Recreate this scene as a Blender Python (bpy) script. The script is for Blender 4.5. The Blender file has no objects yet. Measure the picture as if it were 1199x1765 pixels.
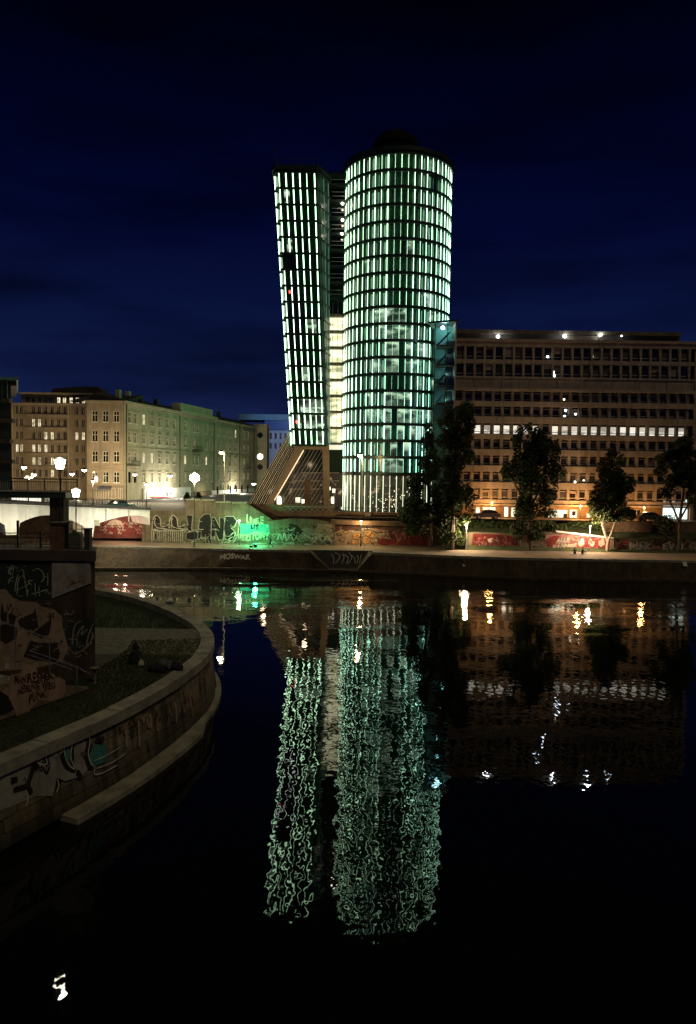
import bpy, math, random
from mathutils import Vector, Matrix, geometry
random.seed(7)
V = Vector
R_ = math.radians
S = bpy.context.scene
COL = S.collection

# ------------------------------------------------------------------ camera
CAMH = 14.0
FPX = 1275.0
PITCH, ROLL = R_(3.0), R_(0.82)
camd = bpy.data.cameras.new('camera')
camd.sensor_fit = 'VERTICAL'; camd.sensor_height = 36.0
camd.lens = 36.0*FPX/1765.0
camd.clip_start = 0.1; camd.clip_end = 4000
cam = bpy.data.objects.new('camera', camd); COL.objects.link(cam)
RM = Matrix.Rotation(math.pi/2-PITCH, 3, 'X') @ Matrix.Rotation(ROLL, 3, 'Z')
cam.matrix_world = Matrix.Translation((0, 0, CAMH)) @ RM.to_4x4()
S.camera = cam
CP = V((0, 0, CAMH))
# ------------------------------------------------------------------ world, sun, exposure
world = bpy.data.worlds.new('World'); S.world = world; world.use_nodes = True
wn = world.node_tree; wn.nodes.clear()
def N(t, kind, **k):
    n = t.nodes.new(kind)
    for a, b in k.items(): setattr(n, a, b)
    return n
w_out = N(wn, 'ShaderNodeOutputWorld'); w_bg = N(wn, 'ShaderNodeBackground')
w_sky = N(wn, 'ShaderNodeTexSky'); w_sky.sky_type = 'NISHITA'; w_sky.sun_disc = False
w_sky.sun_elevation = R_(-6.0); w_sky.sun_rotation = R_(150)
w_tc = N(wn, 'ShaderNodeTexCoord'); w_sep = N(wn, 'ShaderNodeSeparateXYZ')
wn.links.new(w_tc.outputs['Generated'], w_sep.inputs[0])
w_r = N(wn, 'ShaderNodeValToRGB')
cr = w_r.color_ramp
cr.elements[0].position = 0.0; cr.elements[0].color = (0.0120, 0.0190, 0.070, 1)
cr.elements[1].position = 0.62; cr.elements[1].color = (0.0, 0.0002, 0.0016, 1)
for p_, c_ in ((0.10, (0.0058, 0.0115, 0.055, 1)), (0.20, (0.0030, 0.0066, 0.040, 1)), (0.30, (0.0010, 0.0024, 0.025, 1)),
               (0.42, (0.0003, 0.0009, 0.0120, 1)), (0.52, (0.0001, 0.0003, 0.0040, 1))):
    e_ = cr.elements.new(p_); e_.color = c_
wn.links.new(w_sep.outputs['Z'], w_r.inputs[0])
# a dim bank of cloud low in the sky
w_map = N(wn, 'ShaderNodeMapping'); w_map.inputs['Scale'].default_value = (3.0, 3.0, 16.0)
w_no = N(wn, 'ShaderNodeTexNoise'); w_no.inputs['Scale'].default_value = 1.1; w_no.inputs['Detail'].default_value = 5
w_cr = N(wn, 'ShaderNodeMapRange'); w_cr.inputs['From Min'].default_value = 0.44; w_cr.inputs['From Max'].default_value = 0.72
w_cr.inputs['To Min'].default_value = 1.0; w_cr.inputs['To Max'].default_value = 0.45
wn.links.new(w_tc.outputs['Generated'], w_map.inputs[0]); wn.links.new(w_map.outputs[0], w_no.inputs[0]); wn.links.new(w_no.outputs[0], w_cr.inputs[0])
w_mul = N(wn, 'ShaderNodeMixRGB', blend_type='MULTIPLY'); w_mul.inputs[0].default_value = 1
wn.links.new(w_r.outputs[0], w_mul.inputs[1]); wn.links.new(w_cr.outputs[0], w_mul.inputs[2])
w_sc = N(wn, 'ShaderNodeMixRGB', blend_type='ADD'); w_sc.inputs[0].default_value = 0.05
wn.links.new(w_mul.outputs[0], w_sc.inputs[1]); wn.links.new(w_sky.outputs[0], w_sc.inputs[2])
wn.links.new(w_sc.outputs[0], w_bg.inputs[0]); w_bg.inputs[1].default_value = 1.0
wn.links.new(w_bg.outputs[0], w_out.inputs[0])
sund = bpy.data.lights.new('sun', 'SUN'); sund.energy = 0.37; sund.angle = R_(14); sund.color = (1.0, 0.82, 0.50)
sun = bpy.data.objects.new('sun', sund); COL.objects.link(sun)
sun.rotation_euler = V((-0.36, 0.50, -0.80)).to_track_quat('-Z', 'Y').to_euler()
S.view_settings.view_transform = 'Standard'; S.view_settings.look = 'None'
S.view_settings.exposure = 0.0; S.view_settings.gamma = 1.0; S.view_settings.use_curve_mapping = False
S.render.engine = 'CYCLES'
S.cycles.use_denoising = True
S.cycles.max_bounces = 5; S.cycles.diffuse_bounces = 2; S.cycles.glossy_bounces = 3; S.cycles.transparent_max_bounces = 8
S.cycles.sample_clamp_indirect = 2.5
S.cycles.caustics_reflective = False; S.cycles.caustics_refractive = False

# ------------------------------------------------------------------ survey helpers: sight lines to real distances
def ray(px, py): return RM @ V(((px-599.5)/FPX, -(py-882.5)/FPX, -1.0))
def U(px, py, Y): d = ray(px, py); return CP + d*(Y/d.y)
def UZ(px, py, z): d = ray(px, py); return CP + d*((z-CAMH)/d.z)
def UP(px, py, p0, n): d = ray(px, py); return CP + d*((p0-CP).dot(n)/d.dot(n))

# ------------------------------------------------------------------ objects
INV = {}
def link(name, data, M=None, parent=None):
    o = bpy.data.objects.new(name, data); COL.objects.link(o)
    M = M or Matrix.Identity(4)
    if parent is not None:
        o.parent = parent; o.matrix_local = INV[parent.name] @ M
    else: o.matrix_world = M
    INV[o.name] = M.inverted()
    return o
def tag(o, label=None, cat=None, group=None, kind=None):
    if label: o['label'] = label
    if cat: o['category'] = cat
    if group: o['group'] = group
    if kind: o['kind'] = kind
    return o
def thing(name, label, cat, loc=(0, 0, 0), group=None, kind=None):
    return tag(link(name, None, Matrix.Translation(loc)), label, cat, group, kind)
def struct(o): o['kind'] = 'structure'; return o

class MB:
    def __init__(s): s.v = []; s.f = []; s.m = []
    def add(s, vs, fs, m=0):
        b = len(s.v); s.v += [V(q) for q in vs]
        s.f += [tuple(b+i for i in f) for f in fs]; s.m += [m]*len(fs); return s
    def quad(s, a, b, c, d, m=0): return s.add([a, b, c, d], [(0, 1, 2, 3)], m)
    def box(s, x0, x1, y0, y1, z0, z1, m=0):
        return s.add([(x0,y0,z0),(x1,y0,z0),(x1,y1,z0),(x0,y1,z0),(x0,y0,z1),(x1,y0,z1),(x1,y1,z1),(x0,y1,z1)],
                     [(0,3,2,1),(4,5,6,7),(0,1,5,4),(1,2,6,5),(2,3,7,6),(3,0,4,7)], m)
    def hexa(s, q, m=0):  # 8 corners, bottom loop then top loop
        return s.add(q, [(0,3,2,1),(4,5,6,7),(0,1,5,4),(1,2,6,5),(2,3,7,6),(3,0,4,7)], m)
    def obox(s, c, ux, uy, uz, m=0):  # centre and three half-axis vectors
        c, ux, uy, uz = V(c), V(ux), V(uy), V(uz)
        return s.hexa([c-ux-uy-uz, c+ux-uy-uz, c+ux+uy-uz, c-ux+uy-uz, c-ux-uy+uz, c+ux-uy+uz, c+ux+uy+uz, c-ux+uy+uz], m)
    def tube(s, p0, p1, r0, r1=None, n=6, m=0):
        p0, p1 = V(p0), V(p1); r1 = r0 if r1 is None else r1
        d = (p1-p0); 
        if d.length < 1e-6: return s
        d.normalize(); a = d.orthogonal().normalized(); b = d.cross(a)
        vs = []
        for p, r in ((p0, r0), (p1, r1)):
            for k in range(n):
                t = 2*math.pi*k/n; vs.append(p + a*(r*math.cos(t)) + b*(r*math.sin(t)))
        fs = [(k, (k+1) % n, n+(k+1) % n, n+k) for k in range(n)] + [tuple(range(n-1, -1, -1)), tuple(range(n, 2*n))]
        return s.add(vs, fs, m)
    def path(s, pts, r, n=6, m=0):
        for a, b in zip(pts[:-1], pts[1:]): s.tube(a, b, r, r, n, m)
        return s
    def lathe(s, prof, c, n=12, m=0):
        c = V(c); vs = []
        for r, z in prof:
            for k in range(n):
                t = 2*math.pi*k/n; vs.append(c + V((r*math.cos(t), r*math.sin(t), z)))
        fs = []
        for i in range(len(prof)-1):
            for k in range(n):
                fs.append((i*n+k, i*n+(k+1) % n, (i+1)*n+(k+1) % n, (i+1)*n+k))
        fs.append(tuple(range(n-1, -1, -1))); L = (len(prof)-1)*n; fs.append(tuple(range(L, L+n)))
        return s.add(vs, fs, m)
    def poly(s, pts, m=0):
        pts = [V(q) for q in pts]
        return s.add(pts, [t for t in geometry.tessellate_polygon([pts])], m)
    def prism(s, pts, vec, m=0):
        pts = [V(q) for q in pts]; vec = V(vec); n = len(pts)
        tr = list(geometry.tessellate_polygon([pts]))
        fs = [t for t in tr] + [tuple(i+n for i in reversed(t)) for t in tr]
        fs += [(i, (i+1) % n, n+(i+1) % n, n+i) for i in range(n)]
        return s.add(pts + [q+vec for q in pts], fs, m)
    def mesh(s, name, mats, smooth=False, Mi=None):
        me = bpy.data.meshes.new(name)
        vs = s.v if Mi is None else [Mi @ q for q in s.v]
        me.from_pydata([tuple(q) for q in vs], [], s.f)
        if not isinstance(mats, (list, tuple)): mats = [mats]
        for m in mats: me.materials.append(m)
        if any(s.m): me.polygons.foreach_set('material_index', s.m)
        if smooth: me.polygons.foreach_set('use_smooth', [True]*len(me.polygons))
        me.update(); return me
    def fix(s):
        return s
    def build(s, name, mats, parent=None, smooth=False, fixn=True):
        M = Matrix.Identity(4) if parent is None else INV[parent.name].inverted()
        me = s.mesh(name, mats, smooth, M.inverted())
        return link(name, me, M, parent)

# ------------------------------------------------------------------ materials
def M_(name, col, rough=0.8, var=0.25, scale=0.6, bump=0.0, bscale=None, metal=0.0, col2=None, emis=None, es=0.0, spec=0.4, streak=0.0):
    m = bpy.data.materials.new(name); m.use_nodes = True; t = m.node_tree
    b = t.nodes['Principled BSDF']
    b.inputs['Roughness'].default_value = rough; b.inputs['Metallic'].default_value = metal
    b.inputs['Specular IOR Level'].default_value = spec
    c1 = tuple(col)+(1,); c2 = tuple(col2)+(1,) if col2 else tuple(max(0, x*(1-var)) for x in col)+(1,)
    geo = N(t, 'ShaderNodeNewGeometry')
    if var > 0 or col2:
        no = N(t, 'ShaderNodeTexNoise'); no.inputs['Scale'].default_value = scale; no.inputs['Detail'].default_value = 6
        no.inputs['Roughness'].default_value = 0.62
        t.links.new(geo.outputs['Position'], no.inputs['Vector'])
        mr = N(t, 'ShaderNodeMapRange'); mr.inputs['From Min'].default_value = 0.36; mr.inputs['From Max'].default_value = 0.64
        t.links.new(no.outputs[0], mr.inputs[0])
        mx = N(t, 'ShaderNodeMixRGB'); mx.inputs[1].default_value = c1; mx.inputs[2].default_value = c2
        t.links.new(mr.outputs[0], mx.inputs[0]); last = mx.outputs[0]
        if streak > 0:
            mp = N(t, 'ShaderNodeMapping'); mp.inputs['Scale'].default_value = (2.2, 2.2, 0.16)
            n2 = N(t, 'ShaderNodeTexNoise'); n2.inputs['Scale'].default_value = 1.0; n2.inputs['Detail'].default_value = 4
            t.links.new(geo.outputs['Position'], mp.inputs[0]); t.links.new(mp.outputs[0], n2.inputs['Vector'])
            r2 = N(t, 'ShaderNodeMapRange'); r2.inputs['From Min'].default_value = 0.42; r2.inputs['From Max'].default_value = 0.66
            r2.inputs['To Min'].default_value = 1.0; r2.inputs['To Max'].default_value = 1.0-streak
            t.links.new(n2.outputs[0], r2.inputs[0])
            m2 = N(t, 'ShaderNodeMixRGB', blend_type='MULTIPLY'); m2.inputs[0].default_value = 1
            t.links.new(last, m2.inputs[1]); t.links.new(r2.outputs[0], m2.inputs[2]); last = m2.outputs[0]
        t.links.new(last, b.inputs['Base Color'])
    else: b.inputs['Base Color'].default_value = c1
    if bump > 0:
        nb = N(t, 'ShaderNodeTexNoise'); nb.inputs['Scale'].default_value = bscale or scale*6; nb.inputs['Detail'].default_value = 5
        t.links.new(geo.outputs['Position'], nb.inputs['Vector'])
        bp = N(t, 'ShaderNodeBump'); bp.inputs['Strength'].default_value = min(1, bump); bp.inputs['Distance'].default_value = 0.05
        t.links.new(nb.outputs[0], bp.inputs['Height']); t.links.new(bp.outputs[0], b.inputs['Normal'])
    if emis:
        b.inputs['Emission Color'].default_value = tuple(emis)+(1,); b.inputs['Emission Strength'].default_value = es
    return m
def glow(name, col, es):
    m = M_(name, (0.6, 0.6, 0.6), 0.4, 0, emis=col, es=es); return m
def lit(name, ca, cb, es, sx=0.8, sz=1.4, lo=0.38, hi=0.62, base=(0.05, 0.05, 0.05), dark=0.1):
    """a lit room behind glass: broken bright and dim patches in world space"""
    m = bpy.data.materials.new(name); m.use_nodes = True; t = m.node_tree; b = t.nodes['Principled BSDF']
    b.inputs['Base Color'].default_value = tuple(base)+(1,); b.inputs['Roughness'].default_value = 0.15
    geo = N(t, 'ShaderNodeNewGeometry'); mp = N(t, 'ShaderNodeMapping'); mp.inputs['Scale'].default_value = (sx, sx, sz)
    no = N(t, 'ShaderNodeTexNoise'); no.inputs['Scale'].default_value = 1; no.inputs['Detail'].default_value = 3
    t.links.new(geo.outputs['Position'], mp.inputs[0]); t.links.new(mp.outputs[0], no.inputs['Vector'])
    mr = N(t, 'ShaderNodeMapRange'); mr.inputs['From Min'].default_value = lo; mr.inputs['From Max'].default_value = hi
    mr.inputs['To Min'].default_value = dark; mr.inputs['To Max'].default_value = 1
    t.links.new(no.outputs[0], mr.inputs[0])
    mx = N(t, 'ShaderNodeMixRGB'); mx.inputs[1].default_value = tuple(cb)+(1,); mx.inputs[2].default_value = tuple(ca)+(1,)
    t.links.new(mr.outputs[0], mx.inputs[0]); t.links.new(mx.outputs[0], b.inputs['Emission Color'])
    ml = N(t, 'ShaderNodeMath', operation='MULTIPLY'); ml.inputs[1].default_value = es
    t.links.new(mr.outputs[0], ml.inputs[0]); t.links.new(ml.outputs[0], b.inputs['Emission Strength'])
    m.cycles.emission_sampling = 'NONE'
    return m
def glass_(name, tint=(0.7, 0.9, 0.9), alpha=0.75):
    m = bpy.data.materials.new(name); m.use_nodes = True; t = m.node_tree; t.nodes.clear()
    o = N(t, 'ShaderNodeOutputMaterial'); tr = N(t, 'ShaderNodeBsdfTransparent'); gl = N(t, 'ShaderNodeBsdfGlossy')
    tr.inputs[0].default_value = tuple(tint)+(1,); gl.inputs['Roughness'].default_value = 0.03
    mx = N(t, 'ShaderNodeMixShader'); mx.inputs[0].default_value = 1-alpha
    t.links.new(tr.outputs[0], mx.inputs[1]); t.links.new(gl.outputs[0], mx.inputs[2]); t.links.new(mx.outputs[0], o.inputs[0])
    return m

MT = {}
MT['concrete'] = M_('concrete', (0.21, 0.165, 0.105), 0.9, 0.45, 0.5, 0.4, 6, streak=0.35)
MT['concrete_dark'] = M_('dark_concrete', (0.095, 0.066, 0.036), 0.9, 0.5, 0.5, 0.4, 6, streak=0.45)
def foot_shade(m, z0, z1, k):  # shade towards the water painted into the stone colour, with a ragged upper edge
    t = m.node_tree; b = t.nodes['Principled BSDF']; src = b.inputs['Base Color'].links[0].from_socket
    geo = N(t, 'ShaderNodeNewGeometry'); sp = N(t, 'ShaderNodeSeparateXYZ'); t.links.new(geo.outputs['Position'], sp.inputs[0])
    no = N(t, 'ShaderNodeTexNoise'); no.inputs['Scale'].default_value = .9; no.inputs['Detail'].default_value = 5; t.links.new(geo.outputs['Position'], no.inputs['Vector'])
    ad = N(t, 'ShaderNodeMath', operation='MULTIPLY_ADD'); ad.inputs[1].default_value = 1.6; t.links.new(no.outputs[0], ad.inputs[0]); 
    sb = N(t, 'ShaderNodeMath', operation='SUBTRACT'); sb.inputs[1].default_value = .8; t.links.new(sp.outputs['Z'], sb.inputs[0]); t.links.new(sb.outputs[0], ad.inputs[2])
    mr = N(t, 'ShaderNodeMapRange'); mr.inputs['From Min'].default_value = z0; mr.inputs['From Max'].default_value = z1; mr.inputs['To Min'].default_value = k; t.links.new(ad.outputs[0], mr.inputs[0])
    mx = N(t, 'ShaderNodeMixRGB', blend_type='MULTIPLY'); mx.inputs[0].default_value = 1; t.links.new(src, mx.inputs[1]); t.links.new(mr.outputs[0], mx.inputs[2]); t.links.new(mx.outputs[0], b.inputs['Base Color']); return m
MT['stone'] = M_('quay_stone', (0.27, 0.235, 0.15), 0.9, 0.6, 0.9, 0.7, 5, streak=0.6)
MT['stones'] = [foot_shade(M_('quay_stone_%s' % n_, c_, 0.9, 0.6, 0.9, 0.8, 5, streak=0.65), .2, 1.5, .22) for n_, c_ in (('ochre', (.30, .235, .13)), ('grey', (.25, .225, .16)), ('brown', (.20, .15, .085)), ('pale', (.34, .29, .19)))]
MT['coping'] = M_('coping_stone', (0.34, 0.32, 0.24), 0.85, 0.5, 1.1, 0.5, 7)
MT['brick'] = M_('brown_brick', (0.21, 0.13, 0.075), 0.9, 0.5, 0.8, 0.6, 5)
MT['paving'] = M_('promenade_paving', (0.235, 0.185, 0.13), 0.85, 0.35, 0.35, 0.3, 4)
MT['gravel'] = M_('gravel', (0.17, 0.16, 0.11), 0.95, 0.6, 2.5, 1.0, 20)
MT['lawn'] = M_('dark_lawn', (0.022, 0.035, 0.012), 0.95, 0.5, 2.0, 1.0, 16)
MT['asphalt'] = M_('asphalt', (0.055, 0.052, 0.05), 0.85, 0.3, 0.8, 0.3, 8)
MT['grass'] = M_('bank_grass', (0.05, 0.065, 0.02), 0.95, 0.5, 0.8, 0.8, 8)
MT['black'] = M_('black_metal', (0.02, 0.022, 0.02), 0.5, 0)
MT['dome_black'] = M_('dome_black', (.006, .007, .007), .9, 0, spec=.1)
MT['iron'] = M_('dark_iron', (0.035, 0.04, 0.035), 0.55, 0.3, 3)
MT['darkgreen'] = M_('green_painted_metal', (0.035, 0.06, 0.045), 0.5, 0.3, 2)
MT['white'] = M_('white_paint', (0.75, 0.74, 0.68), 0.6, 0.18, 0.8, streak=0.2)
MT['beige'] = M_('beige_render', (0.22, 0.17, 0.11), 0.85, 0.2, 0.5)
MT['facade_brown'] = M_('brown_render', (0.33, 0.25, 0.16), 0.9, 0.25, 0.35, 0.2, 3, streak=0.2)
MT['facade_tan'] = M_('tan_render', (0.38, 0.30, 0.20), 0.9, 0.25, 0.35, 0.2, 3, streak=0.2)
MT['facade_green'] = M_('pale_render', (0.40, 0.36, 0.25), 0.9, 0.25, 0.3, 0.2, 3, streak=0.2)
MT['roof'] = M_('dark_roof', (0.035, 0.03, 0.028), 0.8, 0.4, 0.8)
MT['pane'] = M_('window_glass', (0.012, 0.014, 0.014), 0.06, 0, spec=0.6)
MT['pane_brown'] = M_('dark_window_glass', (0.02, 0.013, 0.009), 0.12, 0, spec=0.5)
MT['frame'] = M_('window_frame_paint', (0.66, 0.62, 0.48), 0.6, 0.1, 2)
MT['frame_grey'] = M_('aluminium_frame', (0.42, 0.37, 0.30), 0.5, 0.1, 2)
MT['office'] = M_('office_concrete', (0.36, 0.28, 0.21), 0.85, 0.25, 0.5, 0.2, 4, streak=0.25)
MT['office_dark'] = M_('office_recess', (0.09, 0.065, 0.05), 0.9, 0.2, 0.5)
MT['steel_dark'] = M_('dark_steel', (0.05, 0.07, 0.055), 0.4, 0.2, 1.0, metal=0.3)
MT['band'] = M_('tower_band', (0.035, 0.05, 0.04), 0.35, 0.2, 1.0, metal=0.4)
MT['tower_pane'] = M_('tower_glass', (0.011, 0.046, 0.025), 0.30, 0.85, 0.5, spec=0.4)
MT['skin'] = M_('skin', (0.45, 0.28, 0.2), 0.6, 0)
MT['cloth_dark'] = M_('dark_cloth', (0.018, 0.018, 0.022), 0.9, 0.2, 6)
MT['cloth_grey'] = M_('grey_cloth', (0.10, 0.10, 0.11), 0.9, 0.2, 6)
MT['cloth_denim'] = M_('denim_cloth', (0.04, 0.055, 0.09), 0.9, 0.2, 6)
MT['feather'] = M_('white_feather', (0.82, 0.82, 0.79), 0.7, 0.1, 12)
MT['feather_grey'] = M_('grey_feather', (0.42, 0.43, 0.43), 0.7, 0.2, 12)
MT['beak'] = M_('beak', (0.5, 0.27, 0.05), 0.5, 0)
MT['bark'] = M_('bark', (0.10, 0.075, 0.05), 0.95, 0.4, 4, 0.6, 14)
MT['bark_pale'] = M_('pale_bark', (0.34, 0.27, 0.2), 0.9, 0.5, 4, 0.4, 14)
MT['tyre'] = M_('tyre_rubber', (0.02, 0.02, 0.02), 0.8, 0)
MT['chrome'] = M_('rim_metal', (0.5, 0.5, 0.5), 0.3, 0, metal=0.9)
def leafmat(name, c):
    m = M_(name, c, 0.7, 0.55, 0.45, spec=0.25); return m
MT['leaf'] = leafmat('leaf', (0.050, 0.075, 0.022))
MT['leaf2'] = leafmat('leaf_bush', (0.085, 0.115, 0.035))
# lamps and lit glass
MT['lamp_white'] = glow('lamp_white', (1.0, 0.93, 0.74), 24)
MT['lamp_warm'] = glow('lamp_warm', (1.0, 0.72, 0.34), 16)
MT['lamp_big'] = glow('lamp_big', (1.0, 0.9, 0.6), 42)
MT['lamp_green'] = glow('lamp_green', (0.5, 1.0, 0.55), 14)
MT['lamp_cool'] = glow('lamp_cool', (0.72, 0.86, 1.0), 14)
MT['lamp_soft'] = glow('lamp_soft', (1.0, 0.9, 0.66), 5)
MT['tail_red'] = glow('tail_red', (1.0, 0.03, 0.03), 3)
MT['lit_window'] = lit('lit_window', (1.0, 0.88, 0.58), (0.5, 0.36, 0.16), 1.25, 1.2, 0.9, 0.3, 0.6, dark=0.35)
MT['lit_shop'] = lit('lit_shop', (1.0, 0.93, 0.68), (0.8, 0.62, 0.32), 2.0, 0.6, 0.9, 0.32, 0.6, dark=0.4)
MT['lit_office'] = lit('lit_office', (1.0, 0.97, 0.84), (0.75, 0.62, 0.42), 1.05, 0.9, 1.6, 0.3, 0.6, dark=0.3)
MT['lit_tower'] = lit('lit_tower_room', (0.66, 0.95, 0.62), (0.08, 0.24, 0.13), 0.66, 0.42, 1.0, 0.40, 0.58, dark=0.06)
MT['lit_atrium'] = lit('lit_atrium', (1.0, 0.97, 0.60), (0.70, 0.76, 0.34), 1.7, 0.35, 1.1, 0.32, 0.58, dark=0.35)
MT['lit_lobby'] = lit('lit_lobby', (1.0, 0.70, 0.40), (0.20, 0.13, 0.05), 0.50, 0.9, 0.8, 0.58, 0.72, dark=0.10)
MT['lit_bay'] = lit('lit_bay', (.80, 1.0, .90), (.5, .65, .58), 2.0, 0.3, 0.5, 0.3, 0.6, dark=0.5)
MT['lit_cool'] = lit('lit_cool', (0.68, 0.95, 0.84), (0.4, 0.6, 0.55), 0.75, 0.3, 0.5, 0.3, 0.6, dark=0.5)

def led_material():
    m = bpy.data.materials.new('led_strip'); m.use_nodes = True; t = m.node_tree; b = t.nodes['Principled BSDF']
    b.inputs['Base Color'].default_value = (0.4, 0.5, 0.45, 1); b.inputs['Roughness'].default_value = 0.5
    geo = N(t, 'ShaderNodeNewGeometry')
    no = N(t, 'ShaderNodeVectorMath', operation='DOT_PRODUCT'); no.inputs[1].default_value = (0.030, 0.0, -0.014)
    t.links.new(geo.outputs['Position'], no.inputs[0])
    ad = N(t, 'ShaderNodeMath', operation='ADD'); ad.inputs[1].default_value = 0.70; t.links.new(no.outputs['Value'], ad.inputs[0])
    cr = N(t, 'ShaderNodeValToRGB'); e = cr.color_ramp.elements
    e[0].position = 0.15; e[0].color = (0.60, 1.0, 0.60, 1); e[1].position = 0.95; e[1].color = (0.36, 1.0, 0.76, 1)
    t.links.new(ad.outputs[0], cr.inputs[0]); t.links.new(cr.outputs[0], b.inputs['Emission Color'])
    b.inputs['Emission Strength'].default_value = 6.2
    return m
MT['led'] = led_material()
def led_variant(k, name):
    m = MT['led'].copy(); m.name = name; m.node_tree.nodes['Principled BSDF'].inputs['Emission Strength'].default_value = k; return m
MT['led_low'] = led_variant(3.2, 'led_strip_dimmed'); MT['led_high'] = led_variant(8.5, 'led_strip_bright')
MT['led_white'] = glow('led_white', (.80, 1.0, .82), 4.2)
def led_pick(r): return MT['led'] if r < .62 else (MT['led_low'] if r < .82 else MT['led_high'])
MT['pane_blind'] = M_('closed_blind', (.085, .062, .045), .6, .3, 2); MT['pane_blind2'] = M_('half_closed_blind', (.045, .033, .026), .4, .3, 2)
MT['led_dim'] = glow('led_dim', (0.24, 0.95, 0.55), 0.20); MT['led_dim'].cycles.emission_sampling = 'NONE'

def lamp(name, pos, power, col=(1, 0.85, 0.6), r=0.15, spot=None, aim=None):
    if spot:
        d = bpy.data.lights.new(name, 'SPOT'); d.spot_size = R_(spot); d.spot_blend = 0.6
    else: d = bpy.data.lights.new(name, 'POINT')
    d.energy = power; d.color = col; d.shadow_soft_size = r
    o = bpy.data.objects.new(name, d); COL.objects.link(o); o.location = pos
    if aim is not None: o.rotation_euler = (V(aim)-V(pos)).to_track_quat('-Z', 'Y').to_euler()
    return o

# ------------------------------------------------------------------ windows and facades
_wm = {}
def winmesh(w, h, style, frame):
    k = (round(w, 2), round(h, 2), style, frame)
    if k in _wm: return _wm[k]
    b = MB(); t = 0.09
    b.box(-w/2, -w/2+t, -.03, .09, -h/2, h/2); b.box(w/2-t, w/2, -.03, .09, -h/2, h/2)
    b.box(-w/2+t, w/2-t, -.03, .09, -h/2, -h/2+t); b.box(-w/2+t, w/2-t, -.03, .09, h/2-t, h/2)
    if style == 'cross':
        b.box(-w/2-.14, w/2+.14, -.28, -.03, -h/2-.16, -h/2); b.box(-.05, .05, -.02, .08, -h/2+t, h/2-t); b.box(-w/2+t, -.05, -.02, .08, h*.12-.05, h*.12+.05); b.box(.05, w/2-t, -.02, .08, h*.12-.05, h*.12+.05)
    elif style == 'low':
        b.box(-w/2+t, w/2-t, -.03, .09, -h*.25-.05, -h*.25+.05)
    elif style == 'sill':
        b.box(-w/2-.08, w/2+.08, -.16, .02, -h/2-.09, -h/2)
    elif style == 'half':
        b.box(-.05, .05, -.02, .08, -h/2+t, h/2-t)
    p = MB(); p.quad((-w/2+.01, .06, -h/2+.01), (w/2-.01, .06, -h/2+.01), (w/2-.01, .06, h/2-.01), (-w/2+.01, .06, h/2-.01))
    _wm[k] = (b.mesh('window', MT[frame]), p, {}); return _wm[k]
def window(parent, P, u, n, w, h, style='cross', frame='frame', pane='pane', name='window'):
    fm, pb, pd = winmesh(w, h, style, frame)
    if pane not in pd: pd[pane] = pb.mesh('pane', MT[pane])
    A = Matrix.Identity(4)
    u, n = V(u).normalized(), V(n).normalized()
    for i in range(3): A[i][0] = u[i]; A[i][1] = -n[i]; A[i][2] = (0, 0, 1)[i]; A[i][3] = P[i]
    o = link(name, fm, A, parent)
    link('pane', pd[pane], A, o)
    return o
def facade(parent, O, u, n, L, z0, z1, cols, rows, mat, depth=0.25, skip=(), name='wall'):
    """one wall sheet with real openings and reveals"""
    O, u, n = V(O), V(u).normalized(), V(n).normalized()
    xs = sorted({0.0, L} | {x for c in cols for x in c}); zs = sorted({z0, z1} | {z for r in rows for z in r})
    Pt = lambda x, z, d=0: V((O.x, O.y, 0)) + u*x + V((0, 0, z)) - n*d
    hole = {(c, r) for c in cols for r in rows} - set(skip)
    b = MB()
    for xa, xb in zip(xs[:-1], xs[1:]):
        for za, zb in zip(zs[:-1], zs[1:]):
            if ((xa, xb), (za, zb)) in hole:
                b.quad(Pt(xa, za), Pt(xb, za), Pt(xb, za, depth), Pt(xa, za, depth)); b.quad(Pt(xa, zb), Pt(xa, zb, depth), Pt(xb, zb, depth), Pt(xb, zb))
                b.quad(Pt(xa, za), Pt(xa, za, depth), Pt(xa, zb, depth), Pt(xa, zb)); b.quad(Pt(xb, za), Pt(xb, zb), Pt(xb, zb, depth), Pt(xb, za, depth))
            else: b.quad(Pt(xa, za), Pt(xb, za), Pt(xb, zb), Pt(xa, zb))
    return b.build(name, mat, parent), Pt, hole

_txt = {}
def textmesh(s, bold=0.02, shear=0.0):
    k = (s, bold, shear)
    if k not in _txt:
        c = bpy.data.curves.new('lettering', 'FONT'); c.body = s; c.offset = bold; c.shear = shear; c.resolution_u = 3
        o = bpy.data.objects.new('lettering', c); COL.objects.link(o)
        dg = bpy.context.evaluated_depsgraph_get(); me = bpy.data.meshes.new_from_object(o.evaluated_get(dg))
        bpy.data.objects.remove(o)
        xs = [q.co.x for q in me.vertices]; ys = [q.co.y for q in me.vertices]
        x0, x1, y0, y1 = min(xs), max(xs), min(ys), max(ys)
        for q in me.vertices: q.co = ((q.co.x-x0)/(x1-x0), (q.co.y-y0)/(y1-y0), 0)
        _txt[k] = me
    return _txt[k]
def lettering(parent, s, a, b_, up, mat, bold=0.02, shear=0.0, name='graffiti_lettering'):
    """flat paint: text from a to b_ (baseline ends), height vector up"""
    src = textmesh(s, bold, shear); mb = MB(); a, b_, up = V(a), V(b_), V(up); h = len(s)*1.7+ord(s[0]); k = .0 if name == 'shop_lettering' else 1.0
    def wob(x, y): return x + k*.014*math.sin(y*6+h+x*9), y*(1+k*.22*math.sin(x*8+h)) + k*.10*math.sin(x*5.5+h*.7) + k*.05*math.sin(x*23+h)
    vs = [a + (b_-a)*X + up*Y for X, Y in (wob(q.co.x, q.co.y) for q in src.vertices)]
    mb.add(vs, [tuple(p.vertices) for p in src.polygons]); return mb.build(name, mat, parent)
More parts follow.
